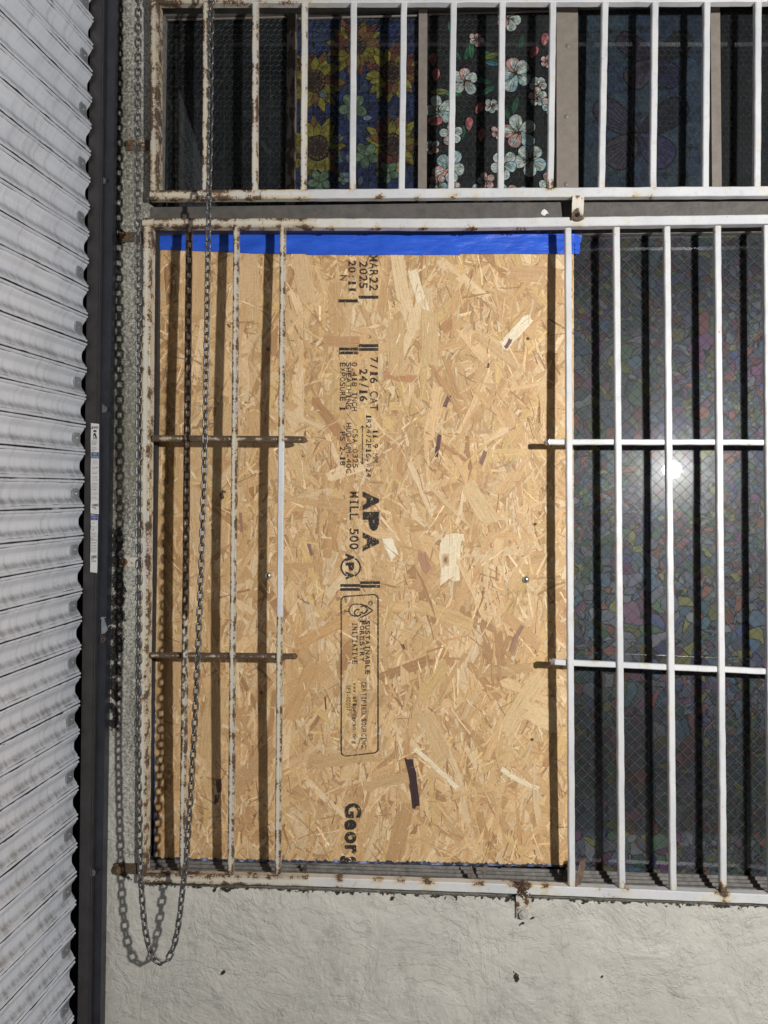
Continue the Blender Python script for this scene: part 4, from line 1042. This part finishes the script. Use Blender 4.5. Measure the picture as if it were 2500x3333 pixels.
# Catmull sampling
fine = []
for i in range(len(pp) - 1):
    a, b_, c, d = pp[max(i-1, 0)], pp[i], pp[i+1], pp[min(i+2, len(pp)-1)]
    m_ = max(4, int((c - b_).length / .002))
    for k in range(m_):
        t = k / m_; m1 = (c - a) * .5; m2 = (d - b_) * .5
        fine.append(b_*(2*t**3-3*t**2+1) + m1*(t**3-2*t**2+t) + c*(-2*t**3+3*t**2) + m2*(t**3-t**2))
fine.append(pp[-1])
LP = .01495; cum = [0]
for a, b_ in zip(fine, fine[1:]): cum.append(cum[-1] + (b_ - a).length)
NL = int(cum[-1] / LP); cents = []; j = 0
for k in range(NL):
    s_ = (k + .5) * LP
    while cum[j + 1] < s_: j += 1
    t = (s_ - cum[j]) / (cum[j+1] - cum[j]); p = fine[j].lerp(fine[j+1], t)
    a = fine[max(0, j - 3)]; b_ = fine[min(len(fine) - 1, j + 4)]; cents.append((p, (b_ - a).normalized(), s_))
def link_geo(mb, mtx):
    r = .00195; il = LP / 2 - .0002 + r; wd = .0050; n = 24; pts = []
    hs_ = il + r * .0 - wd
    for i in range(n):
        a = 2 * math.pi * i / n; x = wd * math.cos(a); y = wd * math.sin(a) + math.copysign(hs_, math.sin(a)) if abs(math.sin(a)) > 1e-6 else 0
        pts.append(mtx @ Vector((x, 0, y)))
    mb.tube(pts, r, 8, True)
hc = thing('hand_chain', pp[len(path) // 2 - 2], 'grey steel hand chain hanging in a long loop in front of the wall and grille', 'chain')
proto = MB(); link_geo(proto, Matrix.Identity(4))
mid = min(range(NL), key=lambda i: cents[i][0].z)
order = sorted(range(NL), key=lambda i: abs(i - mid)); near = set(order[:100])
lm = None; rest = MB()
for i, (p, t, s_) in enumerate(cents):
    d = t if t.z > 0 else -t
    if abs(t.z) < .3: d = t
    x = Vector((1, 0, 0)); x = (x - d * x.dot(d)).normalized(); y = d.cross(x)
    strand2 = i > mid
    tw = (.35 * math.sin(s_ * 2.1) + (.75 if strand2 else .12) * math.sin(s_ * 1.3 + .6)) + (math.pi / 2 if i % 2 else 0) + .1 * noise.noise(Vector((i * .7, 0, 0)))
    rot = Matrix((x, y, d)).transposed() @ Matrix.Rotation(tw, 3, 'Z')
    mt = Matrix.Translation(p) @ rot.to_4x4()
    if i in near:
        if lm is None:
            me0 = MB(); link_geo(me0, Matrix.Identity(4)); o = link_mesh('link', me0, CHAIN, None, org=(0, 0, 0), smooth=True); lm = o
        else: o = lm.copy(); C.objects.link(o)
        o.parent = hc; o.matrix_local = Matrix.Translation(-ORG[hc]) @ mt
    else:
        link_geo(rest, mt)
ro = link_mesh('links', rest, CHAIN, hc, smooth=True); ro['kind'] = 'stuff'

# ------------------------------------------------------------------ litter on the sill
def flake(name, pts, Y, dy, mat, label, cat, thick=.0012, group=None):
    m = MB(); n = len(pts); f = [P(x, y, Y + dy * i / n) for i, (x, y) in enumerate(pts)]; bk_ = [v + Vector((.0003, thick, 0)) for v in f]
    cf_ = sum(f, Vector()) / n + Vector((0, -.0015, 0)); ci = m.vert(cf_); ids = [m.vert(v) for v in f]; ib = [m.vert(v) for v in bk_]
    for i in range(n): k = (i + 1) % n; m.f.append([ci, ids[k], ids[i]]); m.f.append([ids[i], ids[k], ib[k], ib[i]])
    m.f.append(ib)
    o = link_mesh(name, m, mat); tag(o, label, cat, group); return o
WOODB = plain('old_brown_wood', (.15, .10, .075), .8, 0, .4, 120, .001)
LEAF = plain('dry_leaf', (.15, .125, .10), .8, 0, .5, 200, .001)
flake('wood_splinter', [(1874,2896),(1877,2850),(1882,2826),(1890,2800),(1905,2797),(1906,2812),(1899,2850),(1890,2880),(1879,2896)], .002, .010, WOODB, 'brown splinter of wood leaning on the sill against the first bar right of the board', 'wood splinter', .003)
flake('dry_leaf', [(1531,2868),(1528,2850),(1533,2815),(1540,2835),(1546,2850),(1541,2866)], .022, .0, LEAF, 'upright pale dry leaf standing on the bottom rail left of the bolt bracket', 'dry leaf', .0008)
flake('dry_leaf', [(1565,2835),(1575,2818),(1590,2822),(1580,2838),(1576,2862),(1570,2842)], .022, .0, LEAF, 'twisted dry leaf on a stalk right of the upright pale leaf', 'dry leaf', .0008)
flake('dry_leaf', [(985,2820),(996,2812),(1003,2828),(994,2838),(986,2832)], .030, .0, plain('dark_leaf', (.06, .05, .04), .8), 'small dark curled leaf on the sill below the left edge of the stamps', 'dry leaf', .0008)
flake('dry_leaf', [(1648,2818),(1662,2812),(1664,2822),(1652,2826)], .030, .0, plain('dark_leaf2', (.07, .055, .045), .8), 'small dark curled leaf on the sill above the bolt bracket', 'dry leaf', .0008)
